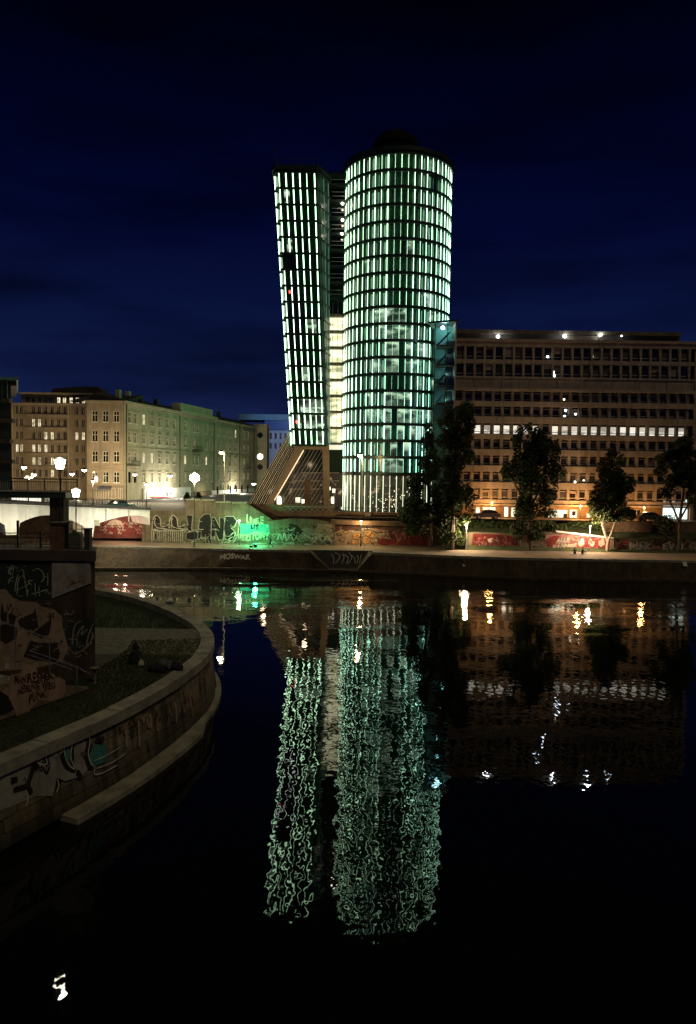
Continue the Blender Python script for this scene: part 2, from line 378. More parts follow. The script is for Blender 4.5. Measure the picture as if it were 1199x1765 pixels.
def ribbon(mb, pts, w, n, m=0):
    """brush stroke of width w on a surface of normal n"""
    n = V(n).normalized(); pts = [V(p) for p in pts]; L = []
    for i, p in enumerate(pts):
        d = (pts[min(i+1, len(pts)-1)] - pts[max(i-1, 0)]).normalized(); s = n.cross(d)
        f = 1.0 if 0 < i < len(pts)-1 else 0.6
        L.append((p - s*w*f/2, p + s*w*f/2))
    for (a, b), (c, d) in zip(L[:-1], L[1:]): mb.quad(a, b, d, c, m)
def smooth(pts, k=5, closed=False):
    out = []; n = len(pts)
    for i in range(n if closed else n-1):
        if closed: p = [pts[(i+j-1) % n] for j in range(4)]
        else: p = [pts[max(i-1, 0)], pts[i], pts[i+1], pts[min(i+2, n-1)]]
        for j in range(k):
            t = j/k
            out.append(tuple(0.5*((2*p[1][c]) + (-p[0][c]+p[2][c])*t + (2*p[0][c]-5*p[1][c]+4*p[2][c]-p[3][c])*t*t + (-p[0][c]+3*p[1][c]-3*p[2][c]+p[3][c])*t**3) for c in range(len(pts[0]))))
    if not closed: out.append(tuple(pts[-1]))
    return out
# ================================================================== SETTING
PZ, ST = 2.7, 7.0
# ---- water
def water_material():
    m = bpy.data.materials.new('canal_water'); m.use_nodes = True; t = m.node_tree; b = t.nodes['Principled BSDF']
    b.inputs['Base Color'].default_value = (0.003, 0.0045, 0.004, 1); b.inputs['Roughness'].default_value = 0.015
    b.inputs['IOR'].default_value = 1.36; b.inputs['Specular IOR Level'].default_value = 0.5
    geo = N(t, 'ShaderNodeNewGeometry')
    def noise(sc, det, mul):
        mp = N(t, 'ShaderNodeMapping'); mp.inputs['Scale'].default_value = sc
        no = N(t, 'ShaderNodeTexNoise'); no.inputs['Scale'].default_value = 1; no.inputs['Detail'].default_value = det; no.inputs['Roughness'].default_value = 0.45
        t.links.new(geo.outputs['Position'], mp.inputs[0]); t.links.new(mp.outputs[0], no.inputs['Vector'])
        ml = N(t, 'ShaderNodeMath', operation='MULTIPLY'); ml.inputs[1].default_value = mul
        t.links.new(no.outputs[0], ml.inputs[0]); return ml.outputs[0]
    a = noise((2.35, 1.8, 1), 0.8, 0.0049)
    c = noise((0.5, 0.45, 1), 0.0, 0.010)
    ad = N(t, 'ShaderNodeMath', operation='ADD'); t.links.new(a, ad.inputs[0]); t.links.new(c, ad.inputs[1])
    # patches of livelier ripples towards the far bank
    mp = N(t, 'ShaderNodeMapping'); mp.inputs['Scale'].default_value = (0.05, 0.16, 1)
    n3 = N(t, 'ShaderNodeTexNoise'); n3.inputs['Scale'].default_value = 1; n3.inputs['Detail'].default_value = 2
    t.links.new(geo.outputs['Position'], mp.inputs[0]); t.links.new(mp.outputs[0], n3.inputs['Vector'])
    m3 = N(t, 'ShaderNodeMapRange'); m3.inputs['From Min'].default_value = 0.48; m3.inputs['From Max'].default_value = 0.66
    t.links.new(n3.outputs[0], m3.inputs[0])
    sp = N(t, 'ShaderNodeSeparateXYZ'); t.links.new(geo.outputs['Position'], sp.inputs[0])
    my = N(t, 'ShaderNodeMapRange'); my.inputs['From Min'].default_value = 58; my.inputs['From Max'].default_value = 78
    t.links.new(sp.outputs['Y'], my.inputs[0])
    pm = N(t, 'ShaderNodeMath', operation='MULTIPLY'); t.links.new(m3.outputs[0], pm.inputs[0]); t.links.new(my.outputs[0], pm.inputs[1])
    d = noise((1.1, 2.6, 1), 2.0, 0.075)
    dm = N(t, 'ShaderNodeMath', operation='MULTIPLY'); t.links.new(d, dm.inputs[0]); t.links.new(pm.outputs[0], dm.inputs[1])
    a2 = N(t, 'ShaderNodeMath', operation='ADD'); t.links.new(ad.outputs[0], a2.inputs[0]); t.links.new(dm.outputs[0], a2.inputs[1])
    bp = N(t, 'ShaderNodeBump'); bp.inputs['Strength'].default_value = 1.0; bp.inputs['Distance'].default_value = 1.0
    t.links.new(a2.outputs[0], bp.inputs['Height']); t.links.new(bp.outputs[0], b.inputs['Normal'])
    return m
MT['water'] = water_material()
struct(MB().quad((-320, -60, 0), (320, -60, 0), (320, 150, 0), (-320, 150, 0)).build('water', MT['water']))
# ---- ground beyond the canal, one sheet to the horizon
struct(MB().quad((-1500, 117.4, ST), (1500, 117.4, ST), (1500, 3000, ST), (-1500, 3000, ST)).build('ground', MT['asphalt']))
def lerpt(x, T):
    if x <= T[0][0]: return T[0][1]
    for (a, p), (b, q) in zip(T[:-1], T[1:]):
        if x <= b: return p+(q-p)*(x-a)/(b-a)
    return T[-1][1]
def bank(x): return lerpt(x, [(-60, 102.5), (-35, 103.2), (-20, 104.9), (-11, 105.4), (-2.5, 105.2), (6, 103.4), (14, 101.2), (22, 99.8), (46, 99.3), (70, 99)])
def edge_y(x): return bank(x)+lerpt(x, [(-45, 5.5), (-35, 5.0), (-27, 3.6), (-16, 1.3), (0, 1.3), (22, 1.1), (60, 1.1)])
def on_quay(px, py, x, off=.14):
    a = V((x, bank(x), -1)); n = V((0, -3.7, edge_y(x)-bank(x))).normalized(); return UP(px, py, a+n*off, n)
# ---- promenade and the far quay wall with its ramp notch
def far_quay():
    xs = [-140, -100, -70, -45, -40, -35, -30, -25, -20, -16, -11, -8, -5.6, 0.0, 3.6, 6, 10, 14, 18, 22, 30, 40, 52, 70, 110, 160]
    nx0, nx1 = -5.6, 3.6
    wall = MB(); top = MB(); kerb = MB(); step = MB()
    top_y = edge_y
    for a, b in zip(xs[:-1], xs[1:]):
        if not (a >= nx0 and b <= nx1):
            wall.quad((a, bank(a), -1), (b, bank(b), -1), (b, top_y(b), PZ), (a, top_y(a), PZ))
            kerb.hexa([(a, top_y(a)-.12, PZ-.25), (b, top_y(b)-.12, PZ-.25), (b, top_y(b)+.5, PZ-.25), (a, top_y(a)+.5, PZ-.25),
                       (a, top_y(a)-.12, PZ+.10), (b, top_y(b)-.12, PZ+.10), (b, top_y(b)+.5, PZ+.10), (a, top_y(a)+.5, PZ+.10)])
        step.hexa([(a, bank(a)-.45, -1), (b, bank(b)-.45, -1), (b, bank(b)+.2, -1), (a, bank(a)+.2, -1),
                   (a, bank(a)-.45, .28), (b, bank(b)-.45, .28), (b, bank(b)+.2, .28), (a, bank(a)+.2, .28)])
    # notch: a recess whose side cheeks slope inward
    yb = bank(-1)+1.9
    A, B, C_, D = V((nx0, top_y(nx0), PZ)), V((-2.6, bank(-2.6), .25)), V((1.4, bank(1.4), .25)), V((nx1, top_y(nx1), PZ))
    back = [V((nx0+.4, yb+1.2, PZ)), V((-2.4, yb, .25)), V((1.2, yb, .25)), V((nx1-.4, yb+1.2, PZ))]
    wall.quad(A, B, V((nx0, bank(nx0), .25)), A); wall.quad(D, V((nx1, bank(nx1), .25)), C_, D)
    wall.add([V((nx0, bank(nx0), .25)), B, A], [(0, 1, 2)]); wall.add([C_, V((nx1, bank(nx1), .25)), D], [(0, 1, 2)])
    wall.quad(A, B, back[1], back[0]); wall.quad(C_, D, back[3], back[2]); wall.quad(B, C_, back[2], back[1])
    ob = MB().quad(*back)
    top.quad((nx0, yb+1.2, PZ), (nx1, yb+1.2, PZ), (nx1, 118, PZ), (nx0, 118, PZ))
    for a, b in zip(xs[:-1], xs[1:]):
        if a >= nx1 or b <= nx0: top.quad((a, top_y(a)+.3, PZ), (b, top_y(b)+.3, PZ), (b, 118, PZ), (a, 118, PZ))
    q = struct(wall.build('quay_wall', MT['concrete_dark']))
    struct(step.build('quay_ledge', MT['concrete_dark'])); struct(kerb.build('kerb', MT['coping'])); struct(top.build('promenade', MT['paving']))
    nb = ob.build('notch_back_wall', M_('notch_paint', (0.05, 0.045, 0.04), .9, .4, 1), q)
    # white tags in the notch
    st = MB(); n = V((0, -1, 0)); pr = lambda x, y: U(x, y, yb+.2)
    rnd = random.Random(3)
    for x in range(572, 628, 7):
        p = [pr(x+rnd.uniform(-3, 3), 952+rnd.uniform(0, 5)), pr(x+rnd.uniform(0, 8), 960+rnd.uniform(-3, 4)), pr(x+rnd.uniform(-4, 6), 972)]
        ribbon(st, [tuple(q_) for q_ in smooth([tuple(v) for v in p], 4)], .10, n)
    st.build('graffiti_tag', MT['white'], nb)
    lettering(q, 'MOSWAR', on_quay(379, 963.5, -16), on_quay(431, 965, -14), V((0, .25, .74)), M_('chalky_paint', (.85, .80, .62), .9, .3, 3), .05)
    # two pale notices on the wall
    for px in (801, 1180):
        P = on_quay(px, 972, 15 if px < 900 else 45); y = P.y-.5
        MB().hexa([(P.x-.28, y+.30, P.z-.3), (P.x+.28, y+.30, P.z-.3), (P.x+.28, y+.4, P.z-.3), (P.x-.28, y+.4, P.z-.3), (P.x-.28, y+.62, P.z+.3), (P.x+.28, y+.62, P.z+.3), (P.x+.28, y+.72, P.z+.3), (P.x-.28, y+.72, P.z+.3)]).build('notice_plate', MT['white'], q)
    return q
far_quay()
# grass strip below the low walls on the right
struct(MB().hexa([(15, 111.4, PZ-.1), (62, 110.6, PZ-.1), (62, 113, PZ-.1), (15, 113, PZ-.1), (15, 111.4, PZ+.06), (62, 110.6, PZ+.06), (62, 113, PZ+.55), (15, 113, PZ+.55)]).build('grass_strip', MT['grass']))

# ================================================================== ROUND TOWER
DT = 127.0
tcY = 136.8
cL, cR = U(592, 420, tcY), U(777, 420, tcY)
TC = V(((cL.x+cR.x)/2, tcY, 0)); TR = (cR.x-cL.x)/2*0.992
zt = lambda y: U(690, y, tcY-TR).z
zA, zB = zt(817), zt(262); NF = 19; FH = (zB-zA)/NF
tower = thing('round_tower', 'round glass high rise lit with rows of green light strips beside the leaning tower', 'tower', (TC.x, TC.y, ST))
NB = 52
def on(th, r, z): return V((TC.x + r*math.sin(th), TC.y - r*math.cos(th), z))
def cylM(th, r, z):  # local frame: x along the rim, y into the building, z up
    s, c = math.sin(th), math.cos(th)
    return Matrix(((c, -s, 0, TC.x+r*s), (s, c, 0, TC.y-r*c), (0, 0, 1, z), (0, 0, 0, 1)))
def ring(b, r0, r1, z0, z1, n=96):
    p = []
    for k in range(n):
        t = 2*math.pi*k/n
        p.append([on(t, r1, z0), on(t, r1, z1), on(t, r0, z1), on(t, r0, z0)])
    for k in range(n):
        a, c = p[k], p[(k+1) % n]
        for i in range(4): b.quad(a[i], c[i], c[(i+1) % 4], a[(i+1) % 4])
# floor bands
bb = MB(); ring(bb, TR-1.2, TR+.16, -.235, .235); bandmesh = bb.mesh('floor_band', MT['band'], Mi=Matrix.Translation((-TC.x, -TC.y, 0)))
for k in range(NF+1): link('floor_band', bandmesh, Matrix.Translation((TC.x, TC.y, zA+k*FH)), tower)
# a slim bright sill line on each band is the pale top edge
core = MB(); core.lathe([(TR-1.3, ST), (TR-1.3, zB)], (TC.x, TC.y, 0), 48); core.build('core_wall', M_('tower_core', (.06, .09, .07), .8, .3, .5), tower)
# panes (curved bays), lit rooms and light strips
bay = 2*math.pi/NB; ph = FH-.48
pb = MB(); w2 = TR*math.sin(bay/2)-.02
pb.quad((-w2, 0, -ph/2), (w2, 0, -ph/2), (w2, 0, ph/2), (-w2, 0, ph/2))
pm = {k: pb.mesh('glass_pane', MT[k]) for k in ('tower_pane', 'lit_tower', 'lit_cool')}
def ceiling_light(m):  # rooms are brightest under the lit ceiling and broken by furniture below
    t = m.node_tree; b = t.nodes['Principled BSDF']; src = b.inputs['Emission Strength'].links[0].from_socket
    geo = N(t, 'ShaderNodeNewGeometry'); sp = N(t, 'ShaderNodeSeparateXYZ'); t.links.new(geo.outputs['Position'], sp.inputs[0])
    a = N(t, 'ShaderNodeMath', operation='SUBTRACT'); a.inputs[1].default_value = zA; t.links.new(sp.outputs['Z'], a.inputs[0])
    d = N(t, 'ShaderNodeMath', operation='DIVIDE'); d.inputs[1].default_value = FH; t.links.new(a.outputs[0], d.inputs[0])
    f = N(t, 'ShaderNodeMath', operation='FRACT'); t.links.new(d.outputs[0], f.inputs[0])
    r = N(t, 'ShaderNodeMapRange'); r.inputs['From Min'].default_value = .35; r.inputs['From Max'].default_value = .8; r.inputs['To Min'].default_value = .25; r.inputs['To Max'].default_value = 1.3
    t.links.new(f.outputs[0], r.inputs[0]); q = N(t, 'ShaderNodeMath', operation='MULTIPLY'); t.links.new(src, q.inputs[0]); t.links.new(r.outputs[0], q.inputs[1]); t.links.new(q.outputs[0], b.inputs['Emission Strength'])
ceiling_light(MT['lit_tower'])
rnd = random.Random(11)
litrows = {9: (-34, 6), 8: (-24, 30), 7: (-12, 14), 6: (-30, 26), 4: (-28, 20), 3: (-36, 30), 2: (-24, 24), 1: (-6, 10), 0: (-14, 4)}
panes = []
for f in range(NF):
    for k in range(NB):
        th = -math.pi + (k+.5)*bay
        kind = 'tower_pane'; deg = math.degrees(th)
        if f in litrows and litrows[f][0] < deg < litrows[f][1] and rnd.random() < .85: kind = 'lit_tower'
        elif abs(deg) < 92 and rnd.random() < .02: kind = 'lit_tower'
        elif f < 11 and 24 < deg < 70 and rnd.random() < .25: kind = 'lit_cool' if rnd.random() < .3 else 'lit_tower'
        panes.append((math.cos(th) , th, f, kind))
panes.sort(key=lambda q: (-round(q[0], 4), q[2]))
rest = MB(); restm = []
def strip_at(b, M, w, h, d):
    q = [M @ V(c) for c in ((-w/2,-d,-h/2),(w/2,-d,-h/2),(w/2,0,-h/2),(-w/2,0,-h/2),(-w/2,-d,h/2),(w/2,-d,h/2),(w/2,0,h/2),(-w/2,0,h/2))]
    b.hexa(q)
for i, (c, th, f, kind) in enumerate(panes):
    M = cylM(th, (TR-.62)*1.0, zA+(f+.5)*FH)
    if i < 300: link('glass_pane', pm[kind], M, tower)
    else:
        a = [M @ V(q) for q in ((-w2,0,-ph/2),(w2,0,-ph/2),(w2,0,ph/2),(-w2,0,ph/2))]
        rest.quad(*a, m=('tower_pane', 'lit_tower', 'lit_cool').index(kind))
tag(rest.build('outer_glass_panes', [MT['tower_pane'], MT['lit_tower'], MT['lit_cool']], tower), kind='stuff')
sh = FH-.58
strips = []
for f in range(NF):
    for k in range(NB):
        th = -math.pi + k*bay
        if f in (17,) and abs(math.degrees(th)-38) < 4: continue
        strips.append((math.cos(th), th, f, (.15, .08, .088, .08, .15, .105)[k % 6] + rnd.uniform(-.015, .015)))
strips.sort(key=lambda q: (-round(q[0], 4), q[2]))
sm = {}
rs = MB()
for i, (c, th, f, w) in enumerate(strips):
    M = cylM(th, TR-.12, zA+(f+.5)*FH)
    if i < 300:
        kw = (round(w, 2), led_pick(rnd.random()))
        if kw not in sm:
            b = MB(); strip_at(b, Matrix.Identity(4), kw[0], sh, .05); sm[kw] = b.mesh('light_strip', kw[1])
        link('light_strip', sm[kw], M, tower)
    else: strip_at(rs, M, w*.75, sh, .04)
tag(rs.build('outer_light_strips', MT['led'], tower), kind='stuff')
# slimmer dim strips of the inner skin, seen between the outer ones
ri = MB()
for f in range(NF):
    for k in range(NB):
        th = -math.pi + k*bay; deg = abs(math.degrees(th))
        for o in (.28, .52, .74):
            p = .40 if 18 < deg < 75 else .05
            if deg > 100: p = .15
            hsh = random.Random(k*7+int(o*100)).random()
            if hsh < p and rnd.random() < .93: strip_at(ri, cylM(th+bay*o, TR-.42, zA+(f+.5)*FH), .09+.05*hsh, sh*.86, .05)
tag(ri.build('inner_light_strips', MT['led_dim'], tower), kind='stuff')
# thin mullions
mu = MB()
for k in range(NB):
    strip_at(mu, cylM(-math.pi+k*bay, TR-.02, (zA+zB)/2), .07, zB-zA, .06)
tag(mu.build('mullions', MT['steel_dark'], tower), kind='stuff')
# roof ring, drum and dome
b = MB(); ring(b, TR-1.0, TR+.35, zB+.30, zB+1.0); b.build('roof_rim', MT['band'], tower)
b = MB(); b.lathe([(TR-.4, zB+.55), (TR-.4, zB+.7)], (TC.x, TC.y, 0), 64); b.build('roof', MT['roof'], tower)
RD = (U(722, 245, tcY).x-U(645, 245, tcY).x)/2
dz = U(684, 228, tcY).z; dcx = U(682, 245, tcY).x
b = MB(); b.lathe([(RD, zB+.7), (RD, dz-3.2)], (dcx, TC.y, 0), 32); b.build('drum', MT['dome_black'], tower)
b = MB(); b.lathe([(RD*1.03*math.cos(a*math.pi/16), dz-3.2+3.2*math.sin(a*math.pi/16)) for a in range(0, 8)]+[(.02, dz)], (dcx, TC.y, 0), 32); dm_ = b.build('dome', MT['dome_black'], tower, True)
b = MB()
for k in range(24):
    t = k*math.pi/12; pts = [V((dcx+RD*1.05*math.cos(a*math.pi/16)*math.cos(t), TC.y+RD*1.05*math.cos(a*math.pi/16)*math.sin(t), dz-3.2+3.28*math.sin(a*math.pi/16))) for a in range(0, 9)]
    b.path(pts, .06, 4)
tag(b.build('dome_ribs', MT['dome_black'], dm_), kind='stuff')
# podium: tall glazed lobby with slim strips
b = MB(); hz = zA-ST
for k in range(NB):
    a = [cylM(-math.pi+(k+.5)*bay, TR-.5, ST+hz/2) @ V(q) for q in ((-w2,0,-hz/2),(w2,0,-hz/2),(w2,0,hz/2-.3),(-w2,0,hz/2-.3))]
    b.quad(*a)
lob = b.build('lobby_glass', MT['lit_lobby'], tower)
b = MB(); tr2 = MB()
for k in range(NB):
    strip_at(b, cylM(-math.pi+k*bay, TR-.2, ST+hz/2), .055 if k % 2 else .085, hz-.7, .10)
for z in (.33, .66): tr2 = MB(); ring(tr2, TR-.5, TR-.3, ST+hz*z-.06, ST+hz*z+.06); tr2.build('lobby_transom', MT['band'], tower)
tag(b.build('lobby_light_strips', glow('lobby_strip', (.80, 1.0, .66), 1.7), tower), kind='stuff')
lb = MB(); rl_ = random.Random(9)
for i in range(70):
    th = rl_.gauss(-.12, .34); z = ST + hz*min(.9, max(.1, rl_.gauss(.38, .2))); s_ = rl_.uniform(.05, .13)
    strip_at(lb, cylM(th, TR-.36, z), s_*1.3, s_, .03)
tag(lb.build('lobby_lights', glow('lobby_bulb', (1, .82, .55), 2.2), tower), kind='stuff')
for px, py in ((590, 351), (590, 379), (589, 403)):
    P = U(px, py, tcY-2.5); MB().lathe([(.05, -.22), (.22, -.1), (.22, .1), (.05, .22)], P, 8).build('spot_lamp', MT['lamp_white'], tower)

# ================================================================== LEANING SLAB TOWER
DS = 129.0
zs0, zs1 = U(560, 768, DS).z, U(510, 296, DS).z
NS = 17; SH = (zs1-zs0)/NS
slab = thing('leaning_tower', 'leaning slab tower of dark glass with green light strips left of the round tower', 'tower', (U(535, 768, DS).x, DS, zs0))
def sx(px0, px1, z):  # x on the front face between bottom and top pixel columns
    t = (z-zs0)/(zs1-zs0); a, c = U(px0, 767, DS).x, U(px1, 296, DS).x
    return a + (c-a)*t
BRX = (U(569.5, 767, DS+5).x, U(570, 296, DS+5).x)
def outline(z):
    a, c, d = sx(500, 470, z), sx(504, 476, z), sx(566, 551, z)
    t = (z-zs0)/(zs1-zs0); e = max(d+.12, BRX[0]+(BRX[1]-BRX[0])*t)
    return [V((a-.3, DS+12, z)), V((a, DS+1.1, z)), V((c, DS, z)), V((d-.5, DS, z)), V((d, DS+.5, z)), V((e, DS+5, z)), V((e-.8, DS+13, z))]
def scaled(o, k):
    c = sum(o, V((0, 0, 0)))/len(o); return [V((c.x+(p.x-c.x)*k, c.y+(p.y-c.y)*k, p.z)) for p in o]
wallS = MB()
for k in range(NS+1):
    z = zs0+k*SH
    lo, hi = scaled(outline(z-.19), 1.008), scaled(outline(z+.19), 1.008)
    b = MB(); n = len(lo)
    for i in range(n): b.quad(lo[i], lo[(i+1) % n], hi[(i+1) % n], hi[i])
    b.poly(lo); b.poly(hi); b.build('floor_band', MT['band'], slab)
# recessed glass per floor: front bays single panes, flanks as sheets
def recess(o): return scaled(o, .965)
pmat = [MT['tower_pane'], MT['lit_tower'], MT['lit_cool'], MT['pane']]
darkbay = {(11, 1), (11, 2), (8, 1), (8, 2), (8, 3), (7, 1), (7, 2), (9, 2), (6, 1)}
offstrip = {(11, 1), (11, 2)}
for f in range(NS):
    z0, z1 = zs0+f*SH+.18, zs0+(f+1)*SH-.18
    lo, hi = recess(outline(z0)), recess(outline(z1))
    for i in (0, 1, 3, 4, 5): MB().quad(lo[i], lo[i+1], hi[i+1], hi[i]).build('side_glass', MT['tower_pane'], slab)
    for c in range(7):
        a, e = lo[2].lerp(lo[3], c/7), lo[2].lerp(lo[3], (c+1)/7); a1, e1 = hi[2].lerp(hi[3], c/7), hi[2].lerp(hi[3], (c+1)/7)
        k = 'tower_pane'
        if (f, c) in darkbay: k = 'pane'
        elif f in (1, 2) and c > 1 and rnd.random() < .7: k = 'lit_tower'
        elif f < 9 and c >= 5 and rnd.random() < .25: k = 'lit_tower'
        elif rnd.random() < .07: k = 'lit_tower'
        MB().quad(a, e, e1, a1).build('glass_pane', MT[k], slab)
sxs = [480, 492, 504, 516, 528, 541.5]; sxb = [507, 517, 527, 537, 546.5, 556.5]
for f in range(NS):
    z0, z1 = zs0+f*SH+.24, zs0+(f+1)*SH-.24
    for j, (pt, pb_) in enumerate(zip(sxs, sxb)):
        if (f, j) in ((11, 0), (11, 1)): continue
        w = (.15, .15, .15, .15, .10, .14)[j] * (.8 if (f, j) in darkbay or f in (8, 9, 10) and j < 3 else 1)
        x0, x1 = sx(pb_, pt, z0), sx(pb_, pt, z1); y = DS+.18
        MB().hexa([(x0-w/2, y-.12, z0), (x0+w/2, y-.12, z0), (x0+w/2, y, z0), (x0-w/2, y, z0), (x1-w/2, y-.12, z1), (x1+w/2, y-.12, z1), (x1+w/2, y, z1), (x1-w/2, y, z1)]).build('light_strip', MT['led_white'] if (f in (6, 7, 8, 9, 10) and j < 3) else led_pick(rnd.random()*.82), slab)
    x0, x1 = sx(501.5, 472, z0), sx(501.5, 472, z1)
    MB().hexa([(x0-.09, DS+.75, z0-.3), (x0+.09, DS+.75, z0-.3), (x0+.09, DS+.9, z0-.3), (x0-.09, DS+.9, z0-.3), (x1-.09, DS+.75, z1-.3), (x1+.09, DS+.75, z1-.3), (x1+.09, DS+.9, z1-.3), (x1-.09, DS+.9, z1-.3)]).build('light_strip', MT['led'], slab)
    # upright dim strips added to give the flank towards the gap its green glow
    for q in (.35, .8):
        a, c = recess(outline(z0))[4].lerp(recess(outline(z0))[5], q), recess(outline(z1))[4].lerp(recess(outline(z1))[5], q)
        MB().tube(a+V((.1, 0, 0)), c+V((.1, 0, 0)), .06, n=4).build('added_flank_glow', MT['led_dim'], slab)
# red lamps in two rooms
for (f, px, py) in ((9, 499, 503), (1, 511, 727)):
    P = U(px, py, DS+.1); MB().lathe([(.04, -.3), (.16, -.2), (.16, .2), (.04, .3)], P, 8).build('red_lamp', MT['tail_red'], slab)
top = scaled(outline(zs1+.34), 1.05); top2 = [p+V((0, 0, .75)) for p in scaled(top, 1.0)]
b = MB(); n = len(top)
for i in range(n): b.quad(top[i], top[(i+1) % n], top2[(i+1) % n], top2[i])
b.poly(top); b.poly(top2); b.build('roof_slab', MT['band'], slab)
mb_ = U(478, 286, DS+3); mt_ = U(475, 254, DS+3)
b = MB(); b.tube(mb_, mt_, .12, .05); b.tube(mt_.lerp(mb_, .2)-V((.8, 0, 0)), mt_.lerp(mb_, .2)+V((.3, 0, .2)), .05); b.build('antenna_mast', MT['iron'], slab)
b = MB()
for px in range(486, 552, 9): q = U(px, 286, DS+2); b.tube(q, q+V((0, 0, 1.3)), .05, n=4)
b.tube(U(486, 286, DS+2)+V((0, 0, 1.3)), U(551, 286, DS+2)+V((0, 0, 1.3)), .05, n=4); b.box(U(505, 286, DS+6).x, U(520, 286, DS+6).x, DS+5, DS+8, zs1+1, zs1+3.2); b.build('roof_railing', MT['iron'], slab)

# ---- glazed gap between the towers
gx0, gx1, gy = U(568, 500, 136).x, U(592, 500, 136).x, 135.6
gap = thing('glazed_link', 'narrow glazed link between the two towers with its lower floors brightly lit', 'tower', ((gx0+gx1)/2, gy, ST))
zlit = U(580, 545, gy).z; zl0 = U(580, 765, gy).z; ztop = U(580, 304, gy).z
nl = 11; lh = (zlit-zl0)/8
k = 0; z = zl0
while z < ztop-1:
    z1 = z+lh
    xa, xb = gx0+.6, gx1+.2
    MB().box(xa-.8, xb+.6, gy-.9, gy+.4, z-.22, z+.22).build('floor_slab', MT['office'] if k < 9 else MT['steel_dark'], gap)
    MB().quad((xa-.8, gy+.3, z+.23), (xb+.6, gy+.3, z+.23), (xb+.6, gy+.3, z1-.23), (xa-.8, gy+.3, z1-.23)).build('glass_pane', MT['lit_atrium'] if k < 8 else (MT['tower_pane'] if k < 10 else MT['pane']), gap)
    if k >= 9:
        b = MB(); [b.tube((xa-.4, gy-.8, z+lh*q), (xb+.3, gy-.8, z+lh*q), .05, n=4) for q in (.3, .55)]; b.build('cable', MT['frame_grey'], gap)
    else:
        b = MB(); [b.box(xa+.9*q, xa+.9*q+.07, gy-.05, gy+.2, z+.23, z1-.23) for q in range(3)]; b.build('mullion', MT['frame_grey'], gap)
    z = z1; k += 1
MB().box(gx0-2.2, gx1+.8, gy-1.0, gy+6, ztop-.5, ztop+.2).build('roof_slab', MT['band'], gap)
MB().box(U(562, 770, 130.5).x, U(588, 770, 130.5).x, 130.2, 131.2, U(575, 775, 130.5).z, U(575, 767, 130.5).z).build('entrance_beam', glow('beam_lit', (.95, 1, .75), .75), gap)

# ---- base: raking glazed roof, concrete strut, columns
base = thing('raking_entrance', 'raking glazed entrance hall with a slanted beige concrete strut under the leaning tower', 'building', (U(500, 868, DS).x, DS, ST))
Y0 = DS+.6
def px_prism(name, pts, Y, th, mat, parent): return MB().prism([U(x, y, Y) for x, y in pts], (0, th, 0)).build(name, mat, parent)
px_prism('strut', [(511, 767), (526, 772), (469, 872), (458, 872)], DS+.2, 1.3, MT['beige'], base)
px_prism('lintel', [(505, 766), (567, 768), (567, 775.5), (509, 774)], DS+.1, 1.4, MT['beige'], base)
px_prism('column', [(555, 775.6), (567, 775.6), (568, 880), (558, 880)], DS+.3, 1.1, MT['beige'], base)
px_prism('column', [(577, 776), (584, 776), (585, 880), (579, 880)], DS+3.3, 1.0, MT['beige'], base)
px_prism('pylon', [(525, 826), (535, 826), (536, 884), (524, 884)], DS-6, 1.0, MT['brick'], base)
px_prism('raking_glass', [(499, 744), (512, 767), (455, 874), (424, 874)], DS+1.8, .2, M_('raking_glass', (.012, .011, .009), .15, .4, .8), base)
px_prism('inner_glass', [(526, 773), (590, 774), (590, 874), (468, 874)], DS+1.9, .2, MT['lit_lobby'], base)
px_prism('upper_glass', [(527, 773.5), (590, 774.5), (590, 815), (505, 815)], DS+1.6, .15, M_('dark_green_glass', (.02, .035, .02), .15, .3, .6), base)
for i in range(9):
    t = i/8; a, e = U(499+12*t, 744+22*t, DS+1.2), U(426+30*t, 872, DS+1.2)
    MB().tube(a, e, .085 if i % 2 else .05, n=4).build('raking_bar', MT['frame'], base)
for i in range(13):
    x = 528+i*6.5; a = U(min(x, 557), 776 if x < 557 else 776+(x-557)*1.8, DS+1.25); yb_ = 870; xb = x-55
    if xb < 470: 
        e = U(max(xb, 466), yb_, DS+1.25)
    else: e = U(xb, yb_, DS+1.25)
    MB().tube(a, e, .045, n=4).build('raking_bar', MT['frame_grey'], base)
for py in (815, 829, 843): MB().tube(U(560-(py-774)*.9-4, py, DS+1.3), U(584, py, DS+1.3), .06, n=4).build('transom', MT['frame_grey'], base)
MB().tube(U(523, 776, DS+.1), U(473, 862, DS+.1), .10, n=5).build('light_rail', glow('rail_lit', (1, .72, .42), 1.2), base)
for (x, y, w, h) in ((513, 862, 8, 9), (522, 864, 5, 7), (573, 862, 5, 12), (568, 842, 3, 6), (575, 846, 5, 7)):
    MB().box(U(x-w/2, y, DS+1).x, U(x+w/2, y, DS+1).x, DS+.9, DS+1.0, U(x, y+h/2, DS+1).z, U(x, y-h/2, DS+1).z).build('lit_pane', MT['lit_shop'], base)
gl_ = thing('glowing_lantern', 'tall glowing white lantern standing at the foot of the slanted strut', 'lantern', tuple(U(481, 870, DS-1.5)))
P = U(481, 869.5, DS-1.5); MB().lathe([(.32, 0), (.40, .15), (.42, .8), (.30, 1.25), (.05, 1.5)], P, 10).build('shade', glow('umbrella_glow', (1, .93, .62), 2.2), gl_); MB().lathe([(.3, -.15), (.3, 0)], P, 8).build('base', MT['iron'], gl_)

